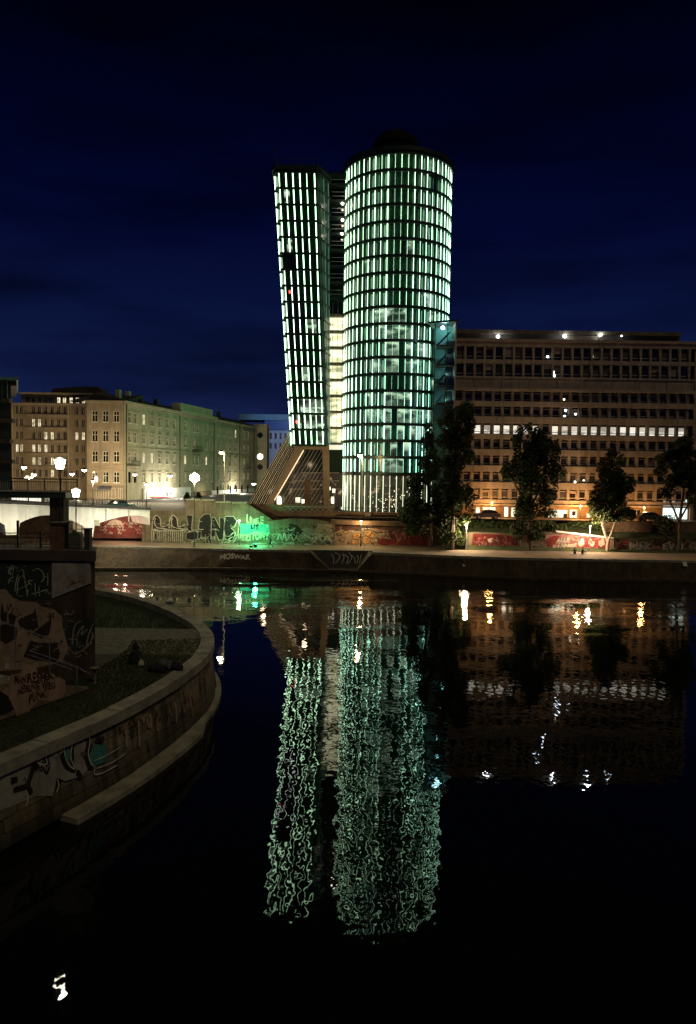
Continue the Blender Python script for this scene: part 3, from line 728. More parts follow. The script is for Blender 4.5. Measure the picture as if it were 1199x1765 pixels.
# ================================================================== OFFICE BLOCK ON THE RIGHT
DO = 122.0
OX0, OX1 = U(768, 700, DO).x, U(1196, 700, DO).x
ozy = lambda y: U(990, y, DO).z
office = thing('office_block', 'long eight storey concrete office block with one floor of lit windows behind the trees', 'office block', ((OX0+OX1)/2, DO, ST))
orows = [(598.5, 621.5, 0), (628, 651, 0), (678.5, 693.5, 1), (705, 720, 1), (734, 750, 1), (761.5, 776.5, 1), (789.5, 804.5, 1), (818, 833, 1), (847, 863, 1)]
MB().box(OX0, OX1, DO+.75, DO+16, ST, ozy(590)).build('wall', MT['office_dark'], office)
pitch = (U(1188, 700, DO).x-U(784.5, 700, DO).x)/24; wx0 = U(784.5, 700, DO).x
edges = [591] + [y for a, b_, _ in orows for y in (a, b_)] + [872]
for i in range(0, len(edges), 2):
    ya, yb_ = edges[i], edges[i+1]
    if yb_-ya > 20:  # the tall blank band: separate panels with open joints
        zc0, zc1 = ozy(yb_-7), ozy(ya+3); nP = 9; wP = (OX1-OX0)/nP
        for q in range(nP): MB().box(OX0+q*wP+.04, OX0+(q+1)*wP-.04, DO+.1+.03*(q % 2), DO+.7, zc0, zc1).build('facade_panel', MT['office'], office)
        MB().box(OX0, OX1, DO-.5, DO+.7, ozy(yb_-2.5), ozy(yb_-7)-.02).build('ledge', MT['office'], office)
        MB().box(OX0, OX1, DO-.1, DO+.7, ozy(ya+2.7), ozy(ya)).build('spandrel', MT['office'], office)
    else:
        d = .05 if i < 3 else -.25
        low = yb_ - (2.6 if i >= 6 else 0)
        MB().box(OX0, OX1, DO+d, DO+.7, ozy(low), ozy(ya)).build('spandrel', MT['office'], office)
pierm = {}
blindm = [M_('lit_blind', (.8, .76, .66), .8, 0, emis=(1, .93, .76), es=e_s) for e_s in (.3, .55, .9)]
for ri_, (ya, yb_, k) in enumerate(orows):
    h = ozy(ya)-ozy(yb_); w = pitch*(.80 if k == 0 else .72); zc = (ozy(ya)+ozy(yb_))/2
    top_h = h + (.26 if k else 0)
    if k not in pierm:
        b = MB(); pw = pitch-w; b.box(-pw/2, pw/2, .1, .68, -h/2, h/2+(.27 if k else 0)); pierm[k] = b.mesh('pier', MT['office'])
    for c in range(25): link('pier', pierm[k], Matrix.Translation((wx0+(c)*pitch-(pitch-w)/2+.0, DO, zc)), office)
    for c in range(24):
        pane = 'pane_brown' if ri_ != 4 else 'lit_office'
        if ri_ != 4: pane = 'pane_brown' if rnd.random() < .55 else ('pane_blind' if rnd.random() < .4 else 'pane_blind2')
        if ri_ == 4 and c in (0, 1, 9): pane = 'pane_brown'
        if (ri_, c) in ((0, 9), (0, 14), (1, 10), (2, 10), (3, 11), (3, 12), (2, 12)): pane = 'pane_brown'
        window(office, (wx0+c*pitch+w/2, DO+.45, zc), (1, 0, 0), (0, -1, 0), w-.02, h-.02, 'low', 'frame_grey', pane)
    for c in range(24):
        if ri_ != 4 and rnd.random() < .38:
            bl = h*rnd.choice((.25, .35, .5, .8)); MB().box(wx0+c*pitch+.12, wx0+c*pitch+w-.12, DO+.46, DO+.48, zc+h/2-bl, zc+h/2-.1).build('blind', MT['pane_blind' if rnd.random() < .6 else 'office'], office)
    if ri_ == 4:
        for c in range(24):
            if c in (0, 1, 9): continue
            bl = h*(.42+.2*rnd.random())
            MB().box(wx0+c*pitch+.12, wx0+c*pitch+w-.12, DO+.46, DO+.48, zc+h/2-bl, zc+h/2-.1).build('blind', blindm[rnd.randrange(3)], office)
b = MB(); b.box(OX0+1.6, OX1+.3, DO-.2, DO+16.2, ozy(590.6), ozy(586)); b.build('roof_slab', MT['office'], office)
# roof storey with three lamps
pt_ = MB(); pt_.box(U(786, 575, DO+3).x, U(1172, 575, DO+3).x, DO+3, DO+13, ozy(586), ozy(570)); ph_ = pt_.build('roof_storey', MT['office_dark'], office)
MB().box(U(786, 575, DO+2).x, U(1174, 575, DO+2).x, DO+2.0, DO+13.5, ozy(573.5)+.1, ozy(567)+.1).build('roof_storey_fascia', MT['concrete'], office)
for x0, x1 in ((975, 1030),): MB().box(U(x0, 575, DO+2.6).x, U(x1, 575, DO+2.6).x, DO+2.5, DO+3, ozy(586), ozy(573.5)).build('roof_storey_wall', MT['concrete'], office)
for px, py in ((858, 580), (973, 579.5), (1034, 577.5), (1071, 579)):
    P = U(px, py, DO+2.2); r = .28 if px != 1071 else .12
    MB().lathe([(.05, -r), (r, -r*.5), (r, r*.5), (.05, r)], P, 8).build('roof_lamp', MT['lamp_cool'], office)
    if px != 1071: lamp('roof_light', P+V((0, -.5, 0)), 90, (.8, .9, 1))
# ground floor: lit shop windows, posts
gz0, gz1 = ST+.3, ozy(873)
MB().box(OX0, OX1, DO+.55, DO+.75, ST, gz1).build('ground_floor_wall', M_('ground_floor_render', (.30, .19, .10), .8, .25, .5), office)
for (a, e, ya, yb_, mk) in ((819, 827, 873, 898, 'lit_shop'), (831, 854, 873, 898, 'lit_shop'), (868, 876, 873, 899, 'lit_shop'), (880, 888, 874, 899, 'lit_shop'), (943, 978, 878, 902, 'lit_shop'), (981, 995, 878, 899, 'lit_shop'), (1010, 1018, 884, 897, 'lit_window'), (1028, 1032, 884, 897, 'lit_window'), (1060, 1084, 878, 899, 'pane_brown'), (1090, 1104, 878, 899, 'pane_brown'), (1141, 1185, 860, 912, 'lit_bay')):
    x0, x1 = U(a, 885, DO+.5).x, U(e, 885, DO+.5).x; z0, z1 = max(U(a, yb_, DO+.5).z, ST+.1), U(a, ya, DO+.5).z
    window(office, ((x0+x1)/2, DO+.47, (z0+z1)/2), (1, 0, 0), (0, -1, 0), x1-x0, z1-z0, 'half' if e-a > 12 else 'plain', 'frame_grey', mk, 'shop_window')
MB().box(OX0, OX1, DO-1.0, DO+.55, gz1+.02, gz1+.28).build('canopy', MT['office'], office)
for x, y in ((974, 889), (989, 885), (947, 884)):
    P = U(x, y, DO+.3); MB().box(P.x-.3, P.x+.3, DO+.36, DO+.40, P.z-.35, P.z+.35).build('picture', MT['cloth_dark'], office)
# orange and white points seen through the windows and stairs
for (x, y, m) in ((944, 614, 'lamp_cool'), (1021, 614, 'lamp_soft'), (954, 641, 'lamp_cool'), (955, 647, 'lamp_cool'), (972, 688, 'lamp_soft'), (975, 707, 'lamp_cool'), (973, 717, 'lamp_cool'), (992, 714, 'lamp_cool'), (991, 830, 'lamp_soft'), (1006, 828, 'lamp_soft'), (934, 795, 'lamp_cool')):
    P = U(x, y, DO+.3); MB().box(P.x-.13, P.x+.12, DO+.28, DO+.34, P.z-.08-.07*(y % 3), P.z+.09).build('ceiling_light', MT[m], office)
MB().box(OX1-.02, OX1+.5, DO-.1, DO+16, ST, ozy(588)).build('end_wall', MT['office'], office)
# warm street lamps that wash the lower floors
# ---- glazed stair tower joining round tower and office block
stair = thing('stair_tower', 'glazed stair tower lit teal between the round tower and the office block', 'tower', (U(770, 700, 121).x, 121, ST))
gx = [U(x, 560, 121).x for x in (742, 763, 786)]; gtop = U(765, 551, 121).z
MB().box(gx[0]+1.2, gx[2]-.1, 124.4, 124.8, ST, gtop-.4).build('back_wall', M_('stair_render', (.30, .42, .40), .8, .25, .5), stair)
MB().box(gx[2]-.1, gx[2]+.12, 120.8, 124.8, ST, gtop-.4).build('side_wall', MT['office'], stair)
MB().hexa([(gx[0]-.5, 120.4, gtop-.75), (gx[2]+.3, 120.4, gtop-.3), (gx[2]+.3, 125, gtop-.3), (gx[0]+.8, 125, gtop-.75), (gx[0]-.5, 120.4, gtop-.45), (gx[2]+.3, 120.4, gtop), (gx[2]+.3, 125, gtop), (gx[0]+.8, 125, gtop-.45)]).build('roof_slab', MT['band'], stair)
MT['stair_glass'] = glass_('stair_glass', (.55, .85, .82), .86)
z = ST
while z < gtop-3:
    MB().box(gx[0]+1.4, gx[2]-.12, 121.2, 124.3, z-.12, z+.12).build('landing', MT['concrete_dark'], stair)
    MB().quad((gx[1]-1.2, 120.95, z+.1), (gx[2]-.1, 120.95, z+.1), (gx[2]-.1, 120.95, z+2.9), (gx[1]-1.2, 120.95, z+2.9)).build('glass_pane', MT['stair_glass'], stair)
    b = MB()
    for q in range(8): b.box(gx[1]-.8+q*.28, gx[1]-.5+q*.28, 122.0, 123.4, z+.2+q*.30, z+.30+q*.30)
    b.build('stair_flight', MT['concrete_dark'], stair)
    z += 3.1
for x in (gx[1]-1.25, (gx[1]+gx[2])/2-.3): MB().box(x-.07, x+.07, 120.8, 120.94, ST, gtop-.6).build('mullion', MT['steel_dark'], stair)
MB().lathe([(.06, -.3), (.30, -.2), (.30, .15), (.06, .3)], U(763, 565, 121.6), 10).build('lamp_globe', MT['lamp_cool'], stair)
for y, p in ((570, 70), (612, 45), (645, 60), (690, 35), (740, 30)): lamp('stair_light', U(768, y, 122.6), p*2.2, (.45, .95, .95), .2)
# ================================================================== EMBANKMENT WALLS (far bank)
WY = 116.2
def px_wall(name, label, pts, Y, th, mat, cat='wall', group=None):
    b0 = U(*pts[0], Y); t = thing(name, label, cat, (b0.x, Y, PZ), group)
    MB().prism([U(x, y, Y) for x, y in pts], (0, th, 0)).build('wall_body', mat, t)
    return t
NY = V((0, -1, 0))
def paint(parent, pts, Y, mat, off=.01, name='graffiti_patch'):
    return MB().poly([U(x, y, Y-off) for x, y in pts]).build(name, mat, parent)
def strokes(parent, lines, w, Y, mat, off=.02, name='graffiti_lettering', closed=False):
    b = MB()
    for L in lines: ribbon(b, [tuple(U(x, y, Y-off)) for x, y in smooth(L, 4)], w, NY)
    return b.build(name, mat, parent)
P_ = lambda n, c, v=.35: M_(n, c, .85, v, 1.6, streak=.25)
MT['p_white'] = P_('pale_paint', (.62, .58, .46)); MT['p_black'] = P_('black_paint', (.018, .016, .014)); MT['p_red'] = P_('red_paint', (.30, .035, .03))
MT['p_pink'] = P_('pink_paint', (.46, .20, .17)); MT['p_teal'] = P_('teal_paint', (.06, .26, .24)); MT['p_tan'] = P_('tan_paint', (.42, .30, .19)); MT['p_orange'] = P_('orange_paint', (.62, .34, .10))
MT['p_grey'] = P_('grey_paint', (.34, .32, .26)); MT['p_greenish'] = P_('pale_green_paint', (.55, .62, .42)); MT['p_darkred'] = P_('dark_red_paint', (.17, .02, .015)); MT['p_brown'] = P_('dark_brown_paint', (.045, .03, .02))
w1 = px_wall('graffiti_wall', 'tall brown embankment wall with big black graffiti letters lit green at its right end', [(244, 944), (468, 944), (476, 900), (425, 868), (425, 868.2), (415, 867), (370, 866), (370, 863), (320, 861.5), (319, 880), (255, 880), (246, 902)], WY, .9, MT['concrete'])
for a, e, y0, y1 in ((319, 344, 861, 863.6), (346, 369, 862, 865), (371, 397, 865.4, 868), (399, 425, 866.4, 868.6)):
    MB().prism([U(a, y0+1.5, WY-.25), U(e, y0+1.5, WY-.25), U(e, y0-1, WY-.25), U(a, y0-1, WY-.25)], (0, 1.3, 0)).build('coping_stone', MT['coping'], w1)
paint(w1, [(252, 943), (466, 943), (466, 893), (252, 887)], WY, P_('olive_paint', (.19, .165, .09)), .004)
for x0 in (260, 289):   # two figures like seated flowers with railings under
    k = lambda pts: [(x0+x, y) for x, y in pts]
    paint(w1, k([(4, 912), (3, 900), (8, 890), (13, 888), (18, 898), (17, 908), (27, 906), (28, 912), (15, 915)]), WY, MT['p_brown'], .012)
    strokes(w1, [k([(2, 912), (3, 897), (9, 888), (16, 895), (18, 908), (30, 904)]), k([(8, 893), (6, 900), (10, 909), (28, 912)]), k([(0, 913), (14, 915), (29, 913)])], .16, WY, MT['p_white'])
    b = MB()
    for q in range(8): ribbon(b, [U(x0+1+q*3.5, 915, WY-.02), U(x0+1.5+q*3.4, 934-(q % 3), WY-.02)], .14, NY)
    b.build('graffiti_lettering', MT['p_white'], w1)
# large letters, black with pale outline
def block_letter(parent, cx, cy, s, body, mat_in, mat_out, Y=WY):
    q = [(cx+x*s, cy+y*s) for x, y in body]
    paint(parent, q, Y, mat_in, .014)
    b = MB(); ribbon(b, [tuple(U(x, y, Y-.022)) for x, y in q+[q[0]]], .13, NY); b.build('graffiti_outline', mat_out, parent)
block_letter(w1, 321, 892, 1, [(0, -4), (11, -4), (10, 6), (9, 18), (9, 24), (26, 24), (24, 36), (10, 39), (-1, 37), (1, 20), (2, 8)], MT['p_black'], MT['p_grey'])
block_letter(w1, 344, 890, 1, [(0, 4), (8, -4), (18, -4), (20, 8), (19, 24), (21, 46), (11, 48), (10, 30), (5, 44), (-4, 38), (-2, 18)], MT['p_black'], MT['p_grey'])
block_letter(w1, 365, 896, 1, [(0, -4), (5, -4), (14, 14), (13, -4), (22, -3), (20, 34), (12, 36), (6, 20), (5, 34), (-2, 33)], MT['p_black'], MT['p_white'])
block_letter(w1, 388, 896, 1, [(0, -6), (14, -6), (20, 2), (16, 12), (10, 14), (18, 22), (13, 36), (0, 34), (-2, 15)], MT['p_black'], MT['p_white'])
lettering(w1, 'FEZI PONY', U(412, 931, WY-.03), U(464, 931, WY-.03), V((0, 0, 1.25)), MT['p_greenish'], .05)
lettering(w1, 'LURE', U(424, 903, WY-.03), U(454, 904, WY-.03), V((0, 0, 1.15)), MT['p_greenish'], .04)
lettering(w1, 'LIT', U(432, 912, WY-.035), U(446, 912, WY-.035), V((0, 0, .7)), MT['p_black'], .03)
strokes(w1, [[(395, 925), (403, 918), (407, 926), (400, 936), (394, 930), (401, 925)], [(374, 938), (392, 934), (412, 940), (440, 937), (462, 938)], [(409, 897), (412, 905), (410, 920), (413, 938)]], .16, WY, MT['p_greenish'])
paint(w1, [(414, 922), (466, 920), (466, 904), (414, 902)], WY, P_('teal_band_paint', (.10, .50, .42)), .008)
# stair wall right of it, sloping down to the right
w2 = px_wall('stair_wall', 'grey graffiti covered stair wall sloping between the green lit wall and the brown recess', [(468, 946), (577, 948), (577, 902), (545, 896), (500, 894), (462, 898)], WY-.5, .8, MT['concrete'])
px_ = lambda *a: px_prism(*a)
st_ = px_wall('ramp_parapet', 'dark sloping stair parapet rising left above the graffiti wall', [(424, 868), (575, 872), (575, 902), (520, 903), (478, 897), (448, 884)], WY+1.6, .7, MT['brick'])
MB().prism([U(x, y, WY+1.2) for x, y in ((424, 868), (432, 868), (506, 904), (494, 905))], (0, .5, 0)).build('stair_string', MT['concrete_dark'], st_)
b = MB()
for i in range(8):
    a, e = U(495+i*9.5, 883, WY+1.5), U(495+i*9.5+9.5, 873.5, WY+1.5)
    b.tube(a, e, .04, n=4); b.tube(U(495+i*9.5, 873.5, WY+1.5), U(495+i*9.5+9.5, 883, WY+1.5), .04, n=4)
b.tube(U(490, 873, WY+1.5), U(576, 874, WY+1.5), .06, n=4); b.build('railing', MT['frame_grey'], st_)
strokes(w2, [[(478, 930), (482, 920), (486, 931), (490, 919), (494, 932), (500, 921), (506, 932), (512, 922)], [(530, 934), (536, 922), (541, 933), (548, 923), (556, 934), (563, 924), (572, 936)], [(484, 941), (498, 936), (512, 942), (530, 938), (548, 944), (566, 938)], [(520, 918), (530, 925), (545, 920), (560, 926)]], .22, WY-.5, MT['p_white'])
paint(w2, [(505, 922), (528, 907), (556, 922), (545, 932), (515, 934)], WY-.5, MT['p_grey'], .008)
paint(w2, [(540, 918), (548, 902), (572, 904), (574, 926)], WY-.5, MT['p_tan'], .009)
paint(w2, [(488, 915), (500, 902), (512, 905), (524, 918), (505, 930)], WY-.5, MT['p_brown'], .012)
# recessed wall under the concrete beam
w3 = px_wall('recess_wall', 'dark recessed wall with orange figures and red scrawl under the concrete beam', [(573, 942), (752, 945), (752, 902), (573, 900)], WY+.6, .6, M_('maroon_wall', (.10, .05, .035), .9, .4, .6))
MB().prism([U(x, y, WY-.6) for x, y in ((570, 903.5), (752, 909), (752, 901.5), (570, 896))], (0, 1.8, 0)).build('beam', MT['brick'], w3)
MB().prism([U(x, y, WY+3) for x, y in ((566, 893), (756, 896), (756, 885), (566, 882))], (0, 1.0, 0)).build('parapet', MT['brick'], w3)
for x in (574, 634, 690): MB().prism([U(x-5, 884, WY+2), U(x+5, 884, WY+2), U(x+5, 901, WY+2), U(x-5, 901, WY+2)], (0, .9, 0)).build('post', MT['concrete'], w3)
rr = MB()
for x in range(570, 756, 6): rr.tube(U(x, 883, WY+3.2), U(x, 875, WY+3.2), .035, n=4)
rr.tube(U(568, 875, WY+3.2), U(756, 877, WY+3.2), .05, n=4); rr.build('railing', MT['iron'], w3)
paint(w3, [(576, 940), (576, 918), (586, 913), (612, 914), (640, 910), (668, 914), (668, 938), (640, 941)], WY+.6, MT['p_tan'], .008)
for (x, y, r, m) in ((614, 924, 7, 'p_orange'), (611, 934, 6, 'p_orange'), (633, 918, 7, 'p_orange'), (630, 931, 8, 'p_orange'), (641, 924, 5, 'p_orange'), (625, 912, 3, 'p_white'), (630, 912, 3, 'p_white'), (635, 912, 3, 'p_white'), (596, 917, 4, 'p_orange'), (589, 930, 5, 'p_tan')):
    pts = [(x+r*math.cos(a*.785+.2)*(1+.2*math.sin(a*3)), y+r*.9*math.sin(a*.785+.2)) for a in range(8)]
    paint(w3, pts, WY+.6, MT[m], .014); b = MB(); ribbon(b, [tuple(U(px, py, WY+.57)) for px, py in pts+[pts[0]]], .07, NY); b.build('graffiti_outline', MT['p_black'], w3)
strokes(w3, [[(626, 907), (633, 906.5), (641, 907)], [(606, 914), (612, 918), (618, 915)], [(655, 919), (660, 916), (666, 920)], [(645, 938), (648, 930), (650, 940)]], .12, WY+.6, MT['p_white'])
for i in range(9):
    x = 662+i*9; y = 921+(i % 3)*3
    strokes(w3, [[(x, y+9), (x+6, y-4), (x+10, y+8), (x+16, y-5), (x+22, y+6)]], .13, WY+.6, MT['p_red' if i % 3 else 'p_pink'], .02)
paint(w3, [(644, 936), (660, 926), (672, 931), (700, 928), (744, 932), (744, 940), (660, 940)], WY+.6, MT['p_red'], .01)
strokes(w3, [[(655, 922), (656, 918), (664, 918)], [(659, 922), (662, 919)]], .14, WY+.6, MT['p_white'])
# low walls on the right
w4 = px_wall('low_wall', 'low wall with dense red scrawl graffiti between the lamp post and the broad tree', [(804, 949), (895, 950), (895, 923), (860, 919), (818, 917), (804, 918)], 113.0, .6, MT['concrete'])
paint(w4, [(812, 947), (892, 948), (892, 925), (858, 921), (815, 920)], 113, MT['p_darkred'], .006)
for i in range(13):
    x = 814+i*5.8; r = random.Random(i)
    strokes(w4, [[(x+r.uniform(-3, 3), 944), (x+r.uniform(0, 7), 924+r.uniform(-2, 4)), (x+r.uniform(2, 9), 938), (x+r.uniform(-2, 10), 929), (x+r.uniform(5, 12), 945)]], .13, 113, MT['p_pink' if i % 2 else 'p_red'], .015)
paint(w4, [(840, 929), (848, 927), (850, 933), (842, 936)], 113, MT['p_white'], .02)
w5 = px_wall('sos_wall', 'low wall with white capping and a red panel reading SOS behind the seated pair', [(897, 950), (1058, 951), (1058, 927), (1020, 922.5), (975, 917), (940, 917), (897, 923)], 112.6, .6, MT['concrete'])
MB().prism([U(x, y, 112.4) for x, y in ((958, 917.5), (1058, 929), (1058, 926.5), (958, 914.5))], (0, .9, 0)).build('capping', MT['white'], w5)
paint(w5, [(938, 946), (1052, 949), (1052, 930), (975, 920), (942, 922)], 112.6, MT['p_pink'], .006)
paint(w5, [(942, 943), (940, 930), (952, 924), (965, 924), (958, 934), (966, 944), (952, 946)], 112.6, MT['p_red'], .010)
paint(w5, [(994, 947), (1051, 948), (1051, 930), (1000, 925)], 112.6, MT['p_red'], .010)
for s, a, e, y in (('ALLE', 957, 982, 935), ('KÖNNEN!', 952, 994, 944)): lettering(w5, s, U(a, y+1.5, 112.57), U(e, y-1, 112.57), V((0, 0, .72)), MT['p_white'], .06, .25)
for s, a in (('S', 996), ('O', 1013.5), ('S', 1031)): lettering(w5, s, U(a, 941, 112.57), U(a+11, 941.5, 112.57), V((0, 0, 1.05)), MT['p_white'], .09)
lettering(w5, 'AHASAHMIZ', U(1000, 946.8, 112.57), U(1030, 947.2, 112.57), V((0, 0, .25)), MT['p_white'], .04)
w6 = px_wall('long_low_wall', 'long low wall with a red letter and pale block letters at far right', [(1062, 951), (1215, 953), (1215, 930), (1062, 928)], 112.3, .5, MT['concrete_dark'])
w7 = px_wall('upper_terrace_wall', 'upper brown terrace wall with a faint diamond mark above the long low wall', [(1040, 930), (1215, 932), (1215, 899), (1040, 900)], 115.5, .6, MT['brick'])
strokes(w7, [[(1081, 924), (1091, 912), (1098, 921), (1086, 931), (1081, 924)], [(1086, 922), (1096, 920), (1088, 928)]], .10, 115.5, MT['p_tan'])
strokes(w6, [[(1086, 938), (1078, 935), (1068, 940), (1070, 948), (1082, 949), (1087, 944), (1080, 943)]], .45, 112.3, MT['p_red'])
paint(w6, [(1062, 950), (1062, 936), (1072, 931), (1068, 944), (1078, 950)], 112.3, MT['p_pink'], .008)
for s, a, e in (('F', 1084, 1094), ('UNK', 1096, 1122), ('EVO', 1142, 1178), ('SE', 1186, 1206)): lettering(w6, s, U(a, 949, 112.27), U(e, 949.3, 112.27), V((0, 0, 1.2)), MT['p_grey' if s != 'EVO' else 'p_white'], .05)
paint(w6, [(1118, 948), (1126, 940), (1138, 942), (1140, 950), (1124, 951)], 112.3, MT['p_pink'], .012)
# layers of thin old tags over every painted wall
def scribble(parent, x0, x1, y0, y1, Y, n, mats, seed, off=.03, w=.07, kind='graffiti_tag'):
    r = random.Random(seed)
    for m in mats:
        b = MB()
        for _ in range(n):
            cx, cy = r.uniform(x0, x1), r.uniform(y0, y1); sx_ = r.uniform(2.5, 7); sy_ = r.uniform(2, 5.5)
            L = [(cx+(q-1.5)*sx_*.6+r.uniform(-1, 1)*sx_*.5, cy+r.uniform(-1, 1)*sy_) for q in range(r.randrange(3, 6))]
            ribbon(b, [tuple(U(x, min(max(y, y0-2), y1+1), Y-off)) for x, y in smooth(L, 4)], w*r.uniform(.7, 1.8), NY)
        tag(b.build(kind, MT[m], parent), kind='stuff')
scribble(w1, 256, 466, 895, 940, WY, 26, ('p_grey', 'p_brown', 'p_white'), 1, .034)
scribble(w2, 472, 574, 908, 944, WY-.5, 26, ('p_grey', 'p_brown', 'p_white', 'p_tan'), 2, .03)
scribble(w3, 580, 745, 910, 940, WY+.6, 22, ('p_brown', 'p_tan', 'p_red'), 3, .026)
scribble(w4, 812, 890, 924, 946, 113, 16, ('p_pink', 'p_brown', 'p_red'), 4, .022)
scribble(w5, 900, 940, 926, 947, 112.6, 12, ('p_grey', 'p_brown', 'p_pink'), 5)
scribble(w5, 944, 1050, 926, 946, 112.6, 12, ('p_pink', 'p_brown'), 6, .02)
scribble(w6, 1066, 1199, 933, 949, 112.3, 26, ('p_grey', 'p_brown', 'p_pink'), 7, .02)
# planted bank between low walls and the street
struct(MB().hexa([(18, 113.6, PZ), (62, 113.2, PZ), (62, 120, PZ), (18, 120, PZ), (18, 113.6, PZ+2.0), (62, 113.2, PZ+2.0), (62, 119.5, ST-.05), (18, 119.5, ST-.05)]).build('planted_bank', MT['grass']))
struct(MB().box(-140, -28, 120, 121, PZ-3, ST+.02).build('bank_retaining_wall', MT['brick']))
struct(MB().box(-29, 17, 117.9, 118.4, PZ-1, ST-.03).build('street_retaining_wall', MT['concrete_dark']))
struct(MB().quad((-29, 117.2, ST+.012), (66, 119.6, ST+.012), (66, 121.9, ST+.012), (-29, 126, ST+.012)).build('pavement', MT['paving']))

# ================================================================== BRIDGE ON THE LEFT
BA, BB = U(258, 880, 111.5), U(-40, 866, 97.5)
bu = V((BB.x-BA.x, BB.y-BA.y, 0)); BL_ = bu.length; bu.normalize(); bn = V((bu.y, -bu.x, 0))
if bn.y > 0: bn = -bn
def BP(px, py): return UP(px, py, BA, bn)
bridge = thing('road_bridge', 'pale floodlit road bridge with low arches at the left', 'bridge', (BA.x, BA.y, PZ))
def barc(x0, y0, xm, ym, x1, y1, n=10):
    return [((1-t)**2*x0+2*t*(1-t)*(2*xm-(x0+x1)/2)+t*t*x1, (1-t)**2*y0+2*t*(1-t)*(2*ym-(y0+y1)/2)+t*t*y1) for t in [i/n for i in range(n+1)]]
prof = [(-40, 866), (258, 879.5)]
lower = [(258, 905), (255, 893)] + barc(252, 892, 218, 889.5, 163, 904) + [(160, 926), (146, 926)] + [(146, 909)] + barc(144, 908, 88, 888, 34, 902) + [(32, 922), (10, 922), (8, 905)] + barc(6, 904, -20, 890, -40, 888)
bw = 11.0
MB().prism([BP(x, y) for x, y in prof+lower], -bn*bw).build('arch_wall', MT['white'], bridge)
a0, a1 = BP(258, 879), BP(-40, 865.5)
up = V((0, 0, 1))
MB().hexa([a0-bn*-.35, a1-bn*-.35, a1-bn*bw, a0-bn*bw, a0-bn*-.35+up*.32, a1-bn*-.35+up*.32, a1-bn*bw+up*.32, a0-bn*bw+up*.32]).build('deck_edge', MT['asphalt'], bridge)
b = MB()
for i in range(60):
    p = a0.lerp(a1, i/59)+bn*.2+up*.3; b.tube(p, p+up*.95, .03, n=4)
b.tube(a0+bn*.2+up*1.25, a1+bn*.2+up*1.25, .05, n=4); b.build('railing', MT['iron'], bridge)
for x in (183, 222): q = BP(x, 884); MB().box(q.x-.06, q.x+.06, q.y-.15, q.y-.02, q.z-1.3, q.z+.55).build('drain_pipe', MT['frame_grey'], bridge)
q = BP(168, 901); MB().box(q.x-.42, q.x+.42, q.y-.35, q.y-.28, q.z-.4, q.z+.4).build('sign_plate', MT['p_white'], bridge)
# painted wall seen under the arch
aw = thing('abutment_painted_wall', 'red painted graffiti wall under the bridge arch', 'wall', tuple(U(210, 925, 117.6)))
MB().prism([U(x, y, 117.5) for x, y in ((120, 928), (262, 928), (262, 880), (120, 880))], (0, .5, 0)).build('wall_body', M_('red_brick_wall', (.20, .07, .055), .9, .5, .9), aw)
r = random.Random(5)
for row in range(4):
    for i in range(14):
        x = 172+i*6+r.uniform(-2, 2); y = 904+row*5.5
        strokes(aw, [[(x, y), (x+r.uniform(1, 3), y-4), (x+r.uniform(3, 5), y), (x+r.uniform(4, 7), y-3)]], .12, 117.5, MT[('p_pink', 'p_white', 'p_red')[r.randrange(3)]])
paint(aw, [(184, 905), (188, 898), (198, 895), (208, 898), (212, 905)], 117.5, MT['p_white'], .03)  # half-round of lamplight under the arch, painted as a pale patch
# ---- elevated footbridge with railing, farther left
fb = thing('footbridge', 'dark elevated footbridge with vertical bar railing above the road bridge', 'footbridge', tuple(U(60, 850, 72)))
FY = 72.0
z0, z1, zr = U(60, 858, FY).z, U(60, 848, FY).z, U(60, 825, FY).z
xl, xr = U(-60, 840, FY).x, U(134, 840, FY).x
MB().box(xl, xr-1.2, FY, FY+3, z0, z1).build('deck', MT['darkgreen'], fb)
MB().box(xl, xr, FY-.1, FY+.3, z1, z1+.16).build('deck_edge', MT['frame_grey'], fb)
MB().box(xl, xr, FY-.05, FY+.05, zr-.07, zr+.05).build('top_rail', MT['darkgreen'], fb)
MB().box(xl, xr, FY-.03, FY+.03, zr-.32, zr-.25).build('mid_rail', MT['darkgreen'], fb)
n = int((xr-xl)/.17); bm_ = None
b = MB()
for i in range(n): x = xl+i*.17; b.box(x-.018, x+.018, FY-.02, FY+.02, z1+.16, zr-.32)
tag(b.build('railing_bars', MT['iron'], fb), kind='stuff')
for i in range(7): x = xr-.05-i*1.6; MB().box(x-.06, x+.06, FY-.06, FY+.06, z1, zr).build('railing_post', MT['darkgreen'], fb)
MB().box(U(81, 870, FY).x, U(105, 870, FY).x, FY+.6, FY+2, 0, z0).build('pier', MT['concrete_dark'], fb)

# ================================================================== LEFT-HAND CITY BLOCKS
def zof(px, py, Y): return U(px, py, Y).z
# ---- A + B: corner house with the long receding front
A0, A1 = U(151, 697, 171.0), U(213, 695, 170.0); B1 = U(439, 736, 258.0)
EV = A1.z
house = thing('corner_house', 'long cream corner house with tall cross windows lit green along its side', 'apartment house', (A1.x, A1.y, ST))
ub = V((B1.x-A1.x, B1.y-A1.y, 0)); LB = ub.length; ub.normalize(); nb = V((ub.y, -ub.x, 0))
if nb.y > 0 and nb.x < 0: nb = -nb
def FP(px, py=800): return UP(px, py, A1, nb)
wh, rowsz = 2.5, [26.2, 21.7, 17.0, 12.3]
rows = [(z-wh/2, z+wh/2) for z in rowsz]
colsA = [(x-.65, x+.65) for x in [(U(p, 750, 170.5).x-A0.x) for p in (163.6, 182, 200.6)]]
LA = A1.x-A0.x
w_, PtA, hA = facade(house, (A0.x, 170.3, 0), (1, 0, 0), (0, -1, 0), LA, ST, EV, colsA, rows, MT['facade_tan'])
